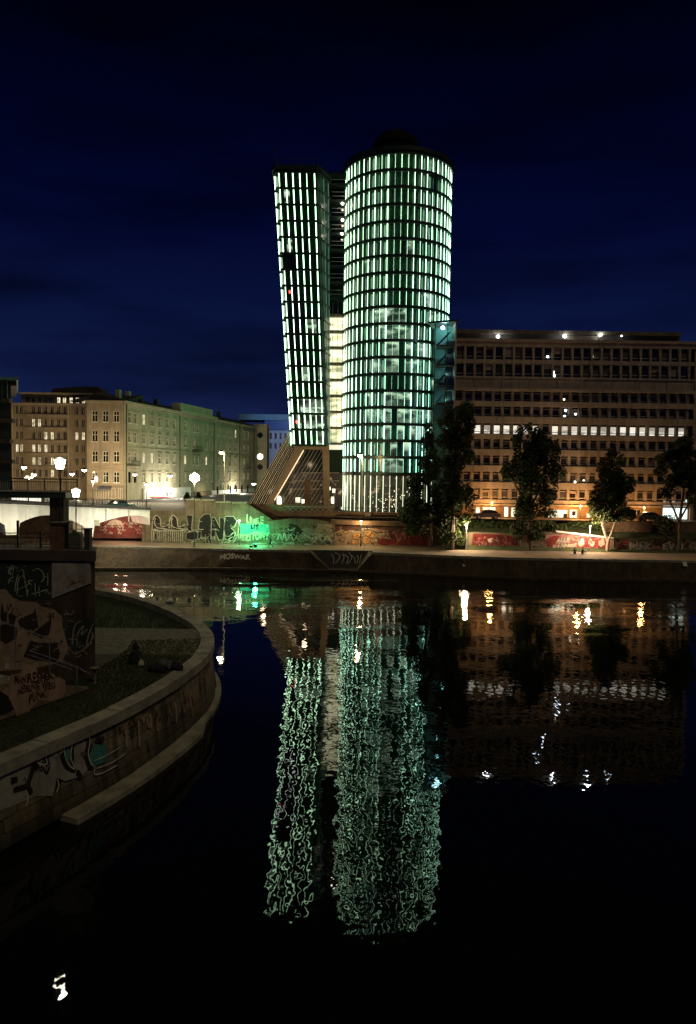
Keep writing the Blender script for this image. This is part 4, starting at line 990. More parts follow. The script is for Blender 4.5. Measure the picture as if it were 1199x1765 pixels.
for c in colsA:
    for r_ in rows: window(house, PtA((c[0]+c[1])/2, (r_[0]+r_[1])/2, .16), (1, 0, 0), (0, -1, 0), 1.28, wh-.02, 'cross')
pxB = [223.5, 233, 248, 262, 275, 288, 300, 319, 334, 340.5, 355.5, 365, 376, 386, 396, 405.5, 420, 427]
sB = [(FP(p)-A1).dot(ub) for p in pxB]
colsB = [(s-.72, s+.72) for s in sB]
wB, PtB, hB = facade(house, (A1.x, A1.y, 0), ub, nb, LB, ST, EV, colsB, rows, MT['facade_green'], name='side_wall')
litB = {(405.5, 0), (248, 2), (262, 2), (319, 2), (355.5, 2), (248, 0)}
for i, c in enumerate(colsB):
    for j, r_ in enumerate(rows):
        if j == 3 and i in (0, 1): continue
        lw = (pxB[i], j) in litB
        window(house, PtB((c[0]+c[1])/2, (r_[0]+r_[1])/2, .16), ub, nb, 1.42, wh-.02, 'cross' if not lw else 'half', 'frame', 'lit_window' if lw else 'pane')
        if not lw: 
            p = PtB((c[0]+c[1])/2, r_[1]+.14, -.10); MB().obox(p, ub*.95, nb*.10, up*.10).build('lintel', MT['facade_green'], house)
# cornices, projecting middle, attic, roofs, chimneys
def along(s0, s1, o0, o1, z0, z1): 
    P = lambda s, o, z: V((A1.x, A1.y, 0))+ub*s+nb*o+up*z
    return [P(s0, o0, z0), P(s1, o0, z0), P(s1, o1, z0), P(s0, o1, z0), P(s0, o0, z1), P(s1, o0, z1), P(s1, o1, z1), P(s0, o1, z1)]
sm_ = [(FP(p)-A1).dot(ub) for p in (246, 308, 369, 411)]
MB().hexa(along(-.4, sm_[1], -.2, .8, EV, EV+.55)).build('cornice', MT['facade_green'], house)
MB().hexa(along(sm_[1], sm_[2], -.2, 1.1, EV+.1, EV+.9)).build('cornice', MT['facade_green'], house)
MB().hexa(along(sm_[2], LB, -.2, .8, EV-.2, EV+.35)).build('cornice', MT['facade_green'], house)
for i in range(34):
    s = sm_[1]+(sm_[2]-sm_[1])*(i+.5)/34; MB().hexa(along(s-.18, s+.18, .05, .7, EV-.45, EV+.09)).build('dentil', MT['facade_green'], house)
MB().hexa(along(sm_[1]+1, sm_[2]-1, -2.5, -.1, EV+.92, EV+3.0)).build('attic', MT['facade_green'], house)
MB().box(A0.x-.2, A1.x+.4, 169.6, 170.4, EV, EV+.55).build('cornice', MT['facade_tan'], house)
MB().hexa(along(-.2, LB, -.1, .16, 10.55, 10.85)).build('string_course', MT['facade_green'], house)
MB().box(A0.x, A1.x+.1, 170.05, 170.3, 10.55, 10.85).build('string_course', MT['facade_tan'], house)
def roof(s0, s1, h): 
    P = lambda s, o, z: V((A1.x, A1.y, 0))+ub*s+nb*o+up*z
    b = MB(); q = [P(s0, .3, EV+.56), P(s1, .3, EV+.56), P(s1, -6, EV+h), P(s0, -6, EV+h), P(s1, -14, EV+.56), P(s0, -14, EV+.56)]
    b.quad(q[0], q[1], q[2], q[3]); b.quad(q[3], q[2], q[4], q[5]); b.add([q[1], q[4], q[2]], [(0, 1, 2)]); b.add([q[0], q[3], q[5]], [(0, 1, 2)])
    return b.build('roof', MT['roof'], house)
rf = roof(0, LB, 2.6)
MB().prism([V((A0.x, 170.4, EV+.56)), V((A1.x, 170.4, EV+.56)), V((A1.x+2, 178, EV+2.6)), V((A0.x, 178, EV+2.6))], (0, 1, -.5)).build('roof', MT['roof'], house)
for px, h in ((225, 4.4), (241, 4.6), (262, 4.2), (288, 4.2), (361, 4.6), (392, 4.6)):
    s = (FP(px)-A1).dot(ub); MB().hexa(along(s-.55, s+.55, -3.6, -2.6, EV+.8, EV+h*.78)).build('chimney', MT['facade_green' if px % 2 else 'roof'], rf)
for px in (217, 309, 368, 412, 437):
    s = (FP(px)-A1).dot(ub); MB().hexa(along(s-.09, s+.09, .02, .2, ST, EV)).build('downpipe', MT['concrete_dark'], house)
MB().hexa(along(0, LB, -.1, .12, 19.2, 19.4)).build('string_course', MT['facade_green'], house)
for px, w in ((226, 2.2), (337, 2.6), (424, 1.8)):  # balconies
    s = (FP(px)-A1).dot(ub); zz = 15.0 if px != 337 else 19.8
    MB().hexa(along(s-w, s+w, .02, 1.3, zz, zz+.2)).build('balcony', MT['concrete_dark'], house)
    b = MB()
    for i in range(11): b.hexa(along(s-w+.05+i*w*.198, s-w+.11+i*w*.198, 1.22, 1.28, zz+.2, zz+1.1))
    b.hexa(along(s-w, s+w, 1.2, 1.3, zz+1.1, zz+1.2)); b.build('balcony_railing', MT['iron'], house)
# far end with round windows, body
MB().hexa(along(LB, LB+.3, -14, .1, ST, EV)).build('end_wall', MT['facade_green'], house)
# white shops along the foot of the house
for px0, px1, y0, m in ((246, 326, 839.5, 'white'), (328, 362, 848, 'beige'), (363, 436, 843.5, 'white')):
    s0, s1 = (FP(px0)-A1).dot(ub), (FP(px1)-A1).dot(ub); zt_ = min(10.5, FP((px0+px1)/2, y0).z if px0 != 246 else FP(290, y0+1).z)
    MB().hexa(along(s0, s1, .05, .5, ST, zt_)).build('shop_front', MT[m], house)
for px, y, r in ((290, 850, .35), (283, 849, .3)): 
    P = FP(px, y)+nb*.56; b = MB(); b.tube(P, P+nb*.05, r, r, 10); b.build('emblem', MT['cloth_grey'], house)
P0, P1 = FP(312, 851)+nb*.52, FP(322, 851.5)+nb*.52
lettering(house, 'FIOC', P0, P1, up*.6, MT['frame_grey'], .03, name='shop_lettering')
q0, q1 = FP(253, 858)+nb*.6, FP(284, 858.5)+nb*.6
MB().hexa([q0, q1, q1+nb*.9, q0+nb*.9, q0+up*.35, q1+up*.35, q1+nb*.9+up*.3, q0+nb*.9+up*.3]).build('awning', MT['p_red'], house)
for px0, px1 in ((250, 258), (260, 270), (272, 284)):
    s0, s1 = (FP(px0, 862)-A1).dot(ub), (FP(px1, 862)-A1).dot(ub); o = MB().hexa(along(s0, s1, .5, .56, ST+.1, ST+1.5)).build('shop_window', MT['lit_shop'], house)
for px in (372, 383, 394, 404, 414, 424):
    s = (FP(px, 856)-A1).dot(ub); b = MB(); pts = [(s-.7, ST+.1), (s+.7, ST+.1)]+[(s+.7*math.cos(a*math.pi/6), ST+1.9+.7*math.sin(a*math.pi/6)) for a in range(7)]
    b.poly([V((A1.x, A1.y, 0))+ub*a+nb*.53+up*z for a, z in pts]); b.build('arched_window', MT['pane'], house)
# shop windows on the brown front
for p0, p1, m in ((160, 170, 'lit_shop'), (186, 198, 'lit_shop'), (203, 211, 'lit_shop'), (173, 182, 'lit_window')):
    x0, x1 = U(p0, 860, 170).x, U(p1, 860, 170).x
    window(house, ((x0+x1)/2, 170.2, ST+1.6), (1, 0, 0), (0, -1, 0), x1-x0, 2.4, 'half', 'frame_grey', m, 'shop_window')
MB().box(A0.x+.2, A1.x-.1, 170.22, 170.29, ST, 10.5).build('shop_front', MT['beige'], house)
x0, x1 = U(168, 848, 169).x, U(190, 848, 169).x; MB().hexa([(x0, 168.9, 9.4), (x1, 168.9, 9.4), (x1, 170.2, 10.1), (x0, 170.2, 10.1), (x0, 168.9, 9.6), (x1, 168.9, 9.6), (x1, 170.2, 10.3), (x0, 170.2, 10.3)]).build('awning', MT['cloth_grey'], house)

# ---- L: brown block with recessed loggia floors
LY = 174.0
Lx = lambda p: U(p, 760, LY).x
L0, L1 = Lx(19), Lx(150.5); LZ = zof(90, 699, LY); LA_ = zof(90, 678.5, LY)
lh_ = thing('brown_block', 'brown apartment block with banded recessed floors and scattered lit windows', 'apartment house', ((L0+L1)/2, LY, ST))
rz = [zof(85, y, LY) for y in (707, 729, 751, 773, 795, 816)]
colp = [(25.5, 31), (33, 39), (54, 60), (64, 70), (75, 81), (86, 92), (97, 103), (108, 114), (128.5, 134.5), (139.5, 145.5)]
cl = [(Lx(a)-L0, Lx(b_)-L0) for a, b_ in colp]
rw = [(z-.95, z+.95) for z in rz]
wL, PtL, hL = facade(lh_, (L0, LY, 0), (1, 0, 0), (0, -1, 0), L1-L0, ST, LZ, cl, rw, MT['facade_brown'], .45)
litL = {(4, 2), (5, 2), (8, 2), (0, 3), (1, 3), (2, 3), (3, 3), (4, 3), (2, 4), (3, 4), (5, 4), (5, 5), (2, 1), (3, 1), (9, 2)}
for i, c in enumerate(cl):
    for j, r_ in enumerate(rw):
        window(lh_, PtL((c[0]+c[1])/2, rz[j], .3), (1, 0, 0), (0, -1, 0), c[1]-c[0]-.02, 1.86, 'half', 'frame_grey', 'lit_window' if (i, j) in litL else 'pane_brown')
for j, z in enumerate(rz):
    MB().box(Lx(46.5), Lx(118), LY-.75, LY-.03, z-1.75, z-1.05).build('balcony_band', MT['facade_brown'], lh_)
    MB().box(Lx(46.5), Lx(118), LY-.35, LY-.03, z+1.0, z+1.22).build('shade_band', MT['facade_brown'], lh_)
for a, b_ in ((20, 46), (118.5, 150)): MB().box(Lx(a), Lx(a)+.35, LY-.8, LY-.02, ST, LZ).build('pilaster', MT['facade_tan'], lh_)
MB().box(L0-.3, L1+.2, LY-1.0, LY+.3, LZ, LZ+.45).build('cornice', MT['facade_tan'], lh_)
acols = [(x-.45, x+.45) for x in [Lx(p)-Lx(30) for p in (40, 50.5, 61.5, 71.5, 80, 94.5, 104.5, 116, 127, 137.5, 147)]]
az = (LZ+LA_)/2+.1
wA2, PtA2, hA2 = facade(lh_, (Lx(30), LY+2.2, 0), (1, 0, 0), (0, -1, 0), Lx(152)-Lx(30), LZ+.4, LA_, acols, [(az-.75, az+.75)], MT['facade_brown'], .3, name='attic_wall')
for i, c in enumerate(acols): window(lh_, PtA2((c[0]+c[1])/2, az, .2), (1, 0, 0), (0, -1, 0), .88, 1.46, 'half', 'frame_grey', 'lit_window' if i >= 5 else 'pane_brown')
MB().box(Lx(29), Lx(153), LY+1.4, LY+9, LA_, LA_+.4).build('roof_slab', MT['facade_tan'], lh_)
MB().prism([V((Lx(74), LY+4, LA_+.4)), V((Lx(168), LY+4, LA_+.4)), V((Lx(168), LY+4, LA_+.9)), V((Lx(158), LY+4, LA_+2.2)), V((Lx(126), LY+4, LA_+2.2)), V((Lx(80), LY+4, LA_+1.6))], (0, 5, 0)).build('roof', MT['roof'], lh_)
for px, t in ((74, 660), (115, 652), (152, 660), (185, 655), (202, 668)):
    q = U(px, 678, LY+5); MB().tube(q, U(px, t, LY+5), .10, .05, 5).build('antenna', MT['iron'], lh_)
MB().box(Lx(20), Lx(150), LY+.5, LY+12, ST, LZ).build('body', MT['roof'], lh_)
# ---- dark block at the left edge
dk = thing('dark_block', 'unlit dark building cut by the left edge of the photo', 'building', tuple(U(0, 830, 125))[:2]+(ST,))
dx0, dx1 = U(-60, 700, 125).x, U(19, 700, 125).x
MB().prism([V((dx0, 125, ST)), V((dx1, 125, ST)), V((dx1*1.17, 146, ST)), V((dx0*1.17, 146, ST))], (0, 0, zof(5, 665, 125)-ST)).build('wall', M_('dark_teal_render', (.035, .045, .045), .85, .4, .4), dk)
for y in (690, 725, 760, 795): MB().box(dx0, dx1+.5 if y in (725, 795) else dx1+.1, 124.2, 125.4, zof(5, y+4, 125), zof(5, y-3, 125)).build('balcony', MT['concrete_dark'], dk)
MB().prism([V((dx0, 124, zof(5, 656, 125))), V((U(31, 650, 124).x, 124, zof(5, 656, 125))), V((U(31, 650, 146).x, 146, zof(5, 656, 125))), V((dx0*1.17, 146, zof(5, 656, 125)))], (0, 0, .5)).build('roof_slab', M_('teal_eave', (.12, .22, .22), .7, .2, 1), dk)
MB().prism([V((dx0, 124.6, zof(5, 665, 125))), V((U(28, 650, 124.6).x, 124.6, zof(5, 665, 125))), V((U(28, 650, 144).x, 144, zof(5, 665, 125))), V((dx0*1.15, 144, zof(5, 665, 125)))], (0, 0, zof(5, 656, 125)-zof(5, 665, 125)-.02)).build('roof_storey', MT['roof'], dk)
for x in (3, 12): MB().box(U(x-.8, 690, 124).x, U(x+.8, 690, 124).x, 123.9, 124.1, zof(5, 690, 124), zof(5, 656, 124)).build('post', MT['darkgreen'], dk)
# ---- pale block with blue lit roof storey, far behind
pb_ = thing('pale_block', 'distant white walled building with a blue roof storey behind the corner house', 'building', tuple(U(470, 840, 285))[:2]+(ST,))
q = lambda x, y, Y=285: U(x, y, Y)
ends = thing('round_window_house', 'narrow green grey wall with round windows one of them lit', 'house', tuple(U(448, 850, 262))[:2]+(ST,))
ex0, ex1 = U(436, 780, 262).x, U(459.5, 780, 262).x
MB().box(ex0, ex1, 262, 270, ST, zof(448, 731, 262)).build('wall', MT['facade_green'], ends)
for y, m in ((750, 'pane'), (768, 'facade_green'), (787, 'lamp_soft'), (805, 'pane')):
    P = U(448, y, 261.9); MB().tube(P, P+V((0, .08, 0)), 1.0, n=14).build('round_window', MT[m], ends)
MT['blue_panel'] = M_('blue_panel', (.05, .10, .28), .5, .25, .4); MT['pale_wall'] = M_('pale_wall', (.50, .52, .60), .8, .15, .4)
x0, x1 = q(458, 780).x, q(512, 780).x
pc = [(q(a, 780).x-x0, q(a+4, 780).x-x0) for a in (464, 472.5, 481, 489.5)]
wP_, PtP, hP = facade(pb_, (x0, 285, 0), (1, 0, 0), (0, -1, 0), x1-x0, ST, q(480, 741).z, pc, [(q(480, 757).z, q(480, 746).z), (q(480, 774).z, q(480, 764).z)], MT['pale_wall'], .4)
for c in pc:
    for a, b_ in ((757, 746), (774, 764)): z0, z1 = q(480, a).z, q(480, b_).z; window(pb_, PtP((c[0]+c[1])/2, (z0+z1)/2, .3), (1, 0, 0), (0, -1, 0), c[1]-c[0]-.04, z1-z0-.04, 'half', 'frame_grey', 'pane')
MB().box(x0-.5, x1, 284.4, 296, q(480, 741).z, q(480, 725).z).build('roof_storey', MT['blue_panel'], pb_)
MB().box(q(410, 720).x, x1+1, 286, 300, q(480, 724).z+.02, q(480, 714).z).build('roof_slab', M_('teal_panel', (.16, .30, .38), .6, .2, .4), pb_)
MB().box(q(497, 720).x, q(520, 720).x, 284, 285.8, q(480, 717).z, q(480, 712).z).build('roof_lantern', MT['pale_wall'], pb_)
# ================================================================== NEAR QUAY, LEFT FOREGROUND
TZ = 3.3
edge_px = [(-90, 1352), (0, 1313), (70, 1283), (143, 1252), (200, 1226), (245, 1203), (300, 1171), (335, 1146), (355, 1127), (365, 1105), (359, 1086), (338, 1068), (300, 1049), (250, 1031), (200, 1019), (165, 1013)]
edge = [V(p) for p in smooth([tuple(UZ(x, y, TZ)) for x, y in edge_px], 3)]
last = edge[-1]; edge.append(V((last.x-12, last.y+5, TZ)))
def inward(pts):
    out = []
    for i in range(len(pts)):
        d = (pts[min(i+1, len(pts)-1)]-pts[max(i-1, 0)]); d.z = 0; d.normalize(); out.append(V((-d.y, d.x, 0)))
    return out
inn = inward(edge)
near = tag(link('curved_quay', None, Matrix.Translation((edge[12].x, edge[12].y, 0))), 'near curved stone quay with painted letters and worn coping at lower left', 'quay')
# stone courses: blocks with open joints, each a piece of its own
H0, H1 = .12, TZ-.50
rq = random.Random(21)
bg = MB()
for i in range(len(edge)-1):
    a, b_, na, nb_ = edge[i]+inn[i]*.40, edge[i+1]+inn[i+1]*.40, inn[i], inn[i+1]
    bg.quad(V((a.x, a.y, -.6)), V((b_.x, b_.y, -.6)), V((b_.x, b_.y, H1)), V((a.x, a.y, H1)))
bg.build('quay_core', MT['concrete_dark'], near)
NC = 5; ch = (H1-H0)/NC
def cum(pts):
    L = [0]
    for a, b_ in zip(pts[:-1], pts[1:]): L.append(L[-1]+(b_-a).length)
    return L
CL = cum(edge)
def at_s(s):
    s = max(0, min(CL[-1]-1e-4, s))
    for i in range(len(CL)-1):
        if CL[i+1] >= s: break
    t = (s-CL[i])/(CL[i+1]-CL[i]); return edge[i].lerp(edge[i+1], t), inn[i].lerp(inn[i+1], t).normalized()
smax = CL[31]
for c in range(NC):
    s = 0 if c % 2 else -.8
    while s < smax:
        ln = 1.6+rq.uniform(-.15, .5); p0, n0 = at_s(s+.028); p1, n1 = at_s(s+ln-.028); pr = rq.uniform(-.03, .05)
        z0, z1 = H0+c*ch+.022, H0+(c+1)*ch-.022
        bt = lambda z: .02 - .30*(1-(z-H0)/(H1-H0)) - pr
        q_ = [p0+n0*bt(z0), p1+n1*bt(z0), p1+n1*.38, p0+n0*.38, p0+n0*bt(z1), p1+n1*bt(z1), p1+n1*.38, p0+n0*.38]
        q_ = [V((p.x, p.y, z0 if i < 4 else z1)) for i, p in enumerate(q_)]
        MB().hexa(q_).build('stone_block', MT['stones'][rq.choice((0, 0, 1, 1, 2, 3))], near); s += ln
# coping stones
s = 0
while s < CL[-1]-6:
    ln = 2.1+rq.uniform(-.1, .2); p0, n0 = at_s(s+.015); p1, n1 = at_s(s+ln-.015); dz = rq.uniform(-.02, .02); pm_, nm = at_s(s+ln/2)
    q0 = [p0-n0*.16, pm_-nm*.16, p1-n1*.16, p1+n1*.70, pm_+nm*.70, p0+n0*.70]
    lo = [V((p.x, p.y, TZ-.48)) for p in q0]; hi = [V((p.x, p.y, TZ+dz)) for p in q0]
    MB().prism(lo, (0, 0, .48+dz)).build('coping_stone', MT['coping'], near); s += ln
# ledge just above the water
lg = MB()
for i in range(next(i for i, p in enumerate(edge) if p.y > 28.6), 33):
    w0 = .85 if i < 20 else max(.3, .85-.25*(i-19)); w1 = .85 if i+1 < 20 else max(.3, .85-.25*(i-18))
    a, b_ = edge[i]+inn[i]*-.30, edge[i+1]+inn[i+1]*-.30
    lg.hexa([V((p.x, p.y, z)) for z in (-.6, .24) for p in (a-inn[i]*w0, b_-inn[i+1]*w1, b_+inn[i+1]*.3, a+inn[i]*.3)])
lg.build('water_ledge', MT['coping'], near)
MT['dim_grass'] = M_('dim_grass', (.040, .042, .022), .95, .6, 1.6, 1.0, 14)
# terrace inside
ti = [p+n*.66 for p, n in zip(edge, inn)]
yL = UZ(250, 1083, TZ-.06).y
def terrace(poly, z): return MB().poly([V((p.x, p.y, z)) for p in poly])
loP = [p for p in ti if p.y < yL and True]
# near part (gravel) from the first edge point up to the line, far part (lawn)
k0 = next(i for i, p in enumerate(ti) if p.y > yL)
xk = ti[k0].x
gravel = [p for p in ti[:k0]] + [V((xk, yL, 0)), V((-34, yL, 0)), V((-34, ti[0].y, 0))]
yG = UZ(250, 1128, TZ-.06).y
kg = next(i for i, p in enumerate(ti) if p.y > yG); xg = ti[kg].x
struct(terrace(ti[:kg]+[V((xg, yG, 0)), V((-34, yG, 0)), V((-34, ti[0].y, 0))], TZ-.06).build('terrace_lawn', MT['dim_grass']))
struct(terrace([V((xg, yG, 0))]+ti[kg:k0]+[V((xk, yL, 0)), V((-34, yL, 0)), V((-34, yG, 0))], TZ-.06).build('terrace_ground', MT['gravel']))
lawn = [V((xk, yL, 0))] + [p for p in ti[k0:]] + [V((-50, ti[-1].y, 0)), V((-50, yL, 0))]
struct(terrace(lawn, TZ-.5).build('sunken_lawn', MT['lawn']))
struct(MB().quad(V((xk, yL, TZ-.5)), V((-34, yL, TZ-.5)), V((-34, yL, TZ-.06)), V((xk, yL, TZ-.06))).build('terrace_step', MT['concrete_dark']))
rimw = MB()
for i in range(k0-1, len(ti)-1): a, b_ = ti[i], ti[i+1]; rimw.quad(V((a.x, a.y, TZ-.5)), V((b_.x, b_.y, TZ-.5)), V((b_.x, b_.y, TZ-.05)), V((a.x, a.y, TZ-.05)))
struct(rimw.build('lawn_rim', MT['concrete_dark']))
tg = MB(); rg = random.Random(4)
for i in range(2600):   # tufts on the dim lawn and along the terrace edge
    y = rg.uniform(yL+.3, 64); x = rg.uniform(-24, -11)
    if x > -10.9 - max(0, y-51)*.85: continue
    h = rg.uniform(.08, .25); a = rg.uniform(0, 6.28); tg.add([(x, y, TZ-.5), (x+.1*math.cos(a), y+.1*math.sin(a), TZ-.5), (x+.05, y, TZ-.5+h)], [(0, 1, 2)])
for i in range(5000):
    s = rg.uniform(2, CL[28]); p, n = at_s(s); w = rg.uniform(.7, 5)**1.0; p = p+n*w; h = rg.uniform(.03, .12); a = rg.uniform(0, 6.28)
    tg.add([(p.x, p.y, TZ-.06), (p.x+.1*math.cos(a), p.y+.1*math.sin(a), TZ-.06), (p.x+.04, p.y, TZ-.06+h)], [(0, 1, 2)])
tag(tg.build('grass', MT['leaf2']), kind='stuff')
# graffiti on the curved wall
QS = [(e+n*-.06) for e, n in zip(edge, inn)]
def QW(px, py, off=.035):
    d = ray(px, py); best = None
    for i in range(0, 32):
        a, b_ = edge[i], edge[i+1]; ux = b_-a; n = inn[i]
        # wall plane with its batter (0.30 out at the foot)
        f = lambda off2: None
        A = V((a.x, a.y, H1))+n*(.02); nn = (n+V((0, 0, -.30/(H1-H0)))).normalized()
        den = d.dot(nn)
        if abs(den) < 1e-6: continue
        t = (A-CP).dot(nn)/den
        if t <= 0: continue
        P = CP+d*t; s = (P-a).dot(ux)/ux.length_squared
        if -.02 <= s <= 1.02 and den > 0:
            P = P - nn*(off+.03)
            if best is None or t < best[0]: best = (t, P, nn)
    return best
def qpaint(pts, mat, off=.03, name='graffiti_patch'):
    H_ = [QW(x, y, off) for x, y in pts]; H_ = [h for h in H_ if h]
    if len(H_) > 2: MB().poly([h[1] for h in H_]).build(name, MT[mat], near)
def qstroke(lines, w, mat, off=.05, name='graffiti_lettering'):
    b = MB()
    for L in lines:
        H_ = [QW(x, y, off) for x, y in smooth(L, 4)]; H_ = [h for h in H_ if h]
        if len(H_) > 1: ribbon(b, [h[1] for h in H_], w, -H_[0][2])
    b.build(name, MT[mat], near)
qpaint([(-20, 1402), (0, 1330), (30, 1313), (50, 1307), (52, 1318), (46, 1345), (62, 1326), (80, 1318), (82, 1298), (100, 1284), (106, 1296), (110, 1318), (124, 1330), (122, 1300), (128, 1275), (148, 1273), (150, 1290), (152, 1320), (140, 1338), (110, 1346), (96, 1340), (88, 1372), (60, 1372), (30, 1385)], 'p_grey', .02)
qpaint([(60, 1310), (76, 1303), (78, 1318), (66, 1317)], 'p_teal', .028); qpaint([(108, 1294), (121, 1288), (121, 1320), (110, 1312)], 'p_teal', .028)
qpaint([(152, 1290), (162, 1283), (180, 1284), (186, 1300), (178, 1314), (160, 1320), (152, 1312)], 'p_teal', .028)
qpaint([(16, 1340), (28, 1338), (28, 1348), (17, 1353)], 'p_black', .03); qpaint([(96, 1340), (104, 1348), (98, 1362), (93, 1360)], 'p_black', .03)
qstroke([[(-10, 1330), (20, 1314), (46, 1306), (56, 1310), (54, 1326), (46, 1352), (52, 1368)], [(54, 1312), (66, 1318), (80, 1320), (76, 1334)], [(80, 1322), (78, 1300), (92, 1286), (106, 1282), (104, 1300), (112, 1320), (128, 1328)], [(122, 1318), (122, 1290), (128, 1274), (146, 1272), (150, 1280), (146, 1300), (150, 1318), (158, 1322)], [(130, 1328), (138, 1342)], [(20, 1362), (40, 1356), (50, 1352)], [(164, 1280), (166, 1274), (172, 1277), (176, 1270)]], .22, 'p_black', .045)
qstroke([[(-8, 1326), (22, 1310), (46, 1302), (58, 1306), (64, 1316), (78, 1316), (76, 1300), (92, 1283), (109, 1279), (108, 1296), (114, 1316), (126, 1325), (119, 1306), (121, 1286), (128, 1271), (150, 1270), (151, 1284), (149, 1300), (154, 1316), (160, 1322), (160, 1334), (176, 1331), (200, 1318)], [(96, 1342), (98, 1354), (94, 1366)], [(158, 1312), (180, 1302), (204, 1288)], [(164, 1324), (190, 1314), (214, 1298)], [(42, 1362), (45, 1378), (41, 1390)]], .05, 'p_white', .06)
for x, y, h in ((214, 1250, 38), (236, 1240, 48), (256, 1230, 26), (267, 1240, 20), (300, 1212, 34), (324, 1190, 30), (345, 1170, 32)):
    qstroke([[(x, y), (x+1.5, y+h*.5), (x+2, y+h)]], .16, 'p_tan', .04, 'lime_streak')

rs_ = random.Random(31)
for i in range(46):
    x = rs_.uniform(20, 356); yb0 = 1330-(x-20)*.42 if x < 300 else 1214-(x-300)*.9; y = yb0+rs_.uniform(-14, 26); sx_ = rs_.uniform(3, 9)
    qstroke([[(x, y), (x+sx_*.5, y-rs_.uniform(4, 16)), (x+sx_, y+rs_.uniform(-4, 8)), (x+sx_*1.6, y-rs_.uniform(3, 12))]], rs_.uniform(.03, .09), rs_.choice(('p_grey', 'p_brown', 'p_tan', 'p_black')), .055, 'graffiti_tag')
# ---- abutment wall on the left
AY = 37.9
ab = thing('abutment_wall', 'tall dark near wall with a pale board and graffiti flames at the left edge', 'wall', (-15, AY, TZ))
axr = U(163.5, 1050, AY).x
WT = U(80, 948, AY).z
zc = U(80, 966, AY).z
plan = [(-40, AY), (axr, AY), (axr*1.05-.1, AY*1.05), (-42, AY*1.05)]
plan2 = [(-42, AY*1.05), (axr*1.05-.1, AY*1.05), (axr*1.70-.6, AY*1.70), (-60, AY*1.7)]
MB().prism([V((x, y, TZ-.8)) for x, y in plan2], (0, 0, 1.6)).build('rear_footing', MT['concrete_dark'], ab)
MB().prism([V((x, y, TZ-.5)) for x, y in plan], (0, 0, zc-TZ+.5)).build('wall_body', MT['concrete_dark'], ab)
MB().prism([V((x+(.10 if x > -30 else 0), y-(.14 if y < 38.5 else -.3), zc)) for x, y in plan], (0, 0, WT-zc)).build('cornice', M_('dark_cornice', (.10, .075, .06), .9, .4, 1), ab)
def apaint(pts, mat, off=.01, name='graffiti_patch'): return MB().poly([U(x, y, AY-off) for x, y in pts]).build(name, MT[mat], ab)
def astroke(lines, w, mat, off=.03, name='graffiti_lettering'):
    b = MB()
    for L in lines: ribbon(b, [tuple(U(x, y, AY-off)) for x, y in smooth(L, 4)], w, NY)
    return b.build(name, MT[mat], ab)
MT['p_night'] = P_('dark_green_paint', (.03, .042, .032))
apaint([(-10, 969), (87, 970), (87, 1034), (-10, 1034)], 'p_night', .004)
MB().prism([U(x, y, AY-.06) for x, y in ((89, 970), (155, 968), (157, 1005), (118, 1020), (89, 1032))], (0, .055, 0)).build('pale_board', P_('board_paint', (.42, .40, .33)), ab)
astroke([[(108, 1022), (110, 1005), (118, 992), (122, 1010), (128, 995), (132, 1012), (140, 992), (144, 1006), (150, 990)], [(112, 1012), (130, 1004), (148, 1000)], [(118, 1018), (124, 1000), (130, 1016)]], .07, 'p_tan', .075)
astroke([[(16, 978), (18, 990), (14, 984), (23, 979), (20, 992)], [(25, 1020), (28, 1000), (34, 983), (40, 985), (42, 1000), (45, 1012), (46, 1022)], [(29, 1026), (31, 1000), (38, 992), (44, 1000)], [(24, 1018), (40, 1012), (56, 1001), (48, 1002), (54, 1008)], [(56, 984), (64, 980), (73, 986), (76, 996), (70, 1004)], [(60, 1004), (61, 1028)], [(54, 1024), (68, 1020), (82, 1016)], [(67, 1010), (68, 1028)], [(82, 988), (82, 1010)], [(14, 1006), (17, 998), (23, 994)], [(46, 1028), (48, 1016)]], .045, 'p_greenish', .02)
# flame shapes on a tan field
apaint([(-12, 1018), (8, 1015), (22, 1030), (36, 1036), (62, 1038), (72, 1046), (92, 1050), (106, 1062), (108, 1084), (120, 1088), (122, 1110), (106, 1140), (60, 1152), (-12, 1158)], 'p_tan', .006)
for pts in ([(0, 1062), (3, 1036), (7, 1056), (12, 1052), (11, 1072), (3, 1070)], [(14, 1060), (24, 1046), (21, 1058), (28, 1062), (24, 1078), (16, 1074)], [(30, 1068), (44, 1062), (58, 1056), (60, 1048), (64, 1066), (66, 1082), (48, 1086), (34, 1080)], [(56, 1092), (70, 1080), (84, 1070), (88, 1054), (88, 1076), (84, 1094), (70, 1102)], [(40, 1132), (52, 1104), (68, 1108), (98, 1108), (104, 1128), (96, 1142), (60, 1138)], [(0, 1078), (14, 1074), (30, 1084), (28, 1100), (10, 1110), (0, 1104)]):
    apaint(pts, 'p_brown', .014)
    
apaint([(110, 1088), (124, 1076), (140, 1066), (158, 1064), (162, 1090), (150, 1116), (128, 1130), (118, 1120)], 'p_night', .009)
astroke([[(124, 1112), (126, 1090), (130, 1076), (140, 1070)], [(132, 1116), (134, 1092), (144, 1078), (140, 1094), (150, 1084)], [(148, 1118), (152, 1096), (160, 1076)], [(136, 1124), (150, 1114), (162, 1096)], [(128, 1128), (142, 1122), (150, 1128)], [(156, 1112), (160, 1090)]], .07, 'p_grey', .022)
scribble(ab, 2, 84, 974, 1030, AY, 9, ('p_night', 'p_grey', 'p_brown'), 41, .024, .03)
scribble(ab, 4, 118, 1040, 1150, AY, 14, ('p_brown', 'p_grey', 'p_tan'), 42, .02, .035)
scribble(ab, 118, 160, 1050, 1150, AY, 10, ('p_grey', 'p_night'), 43, .026, .03)
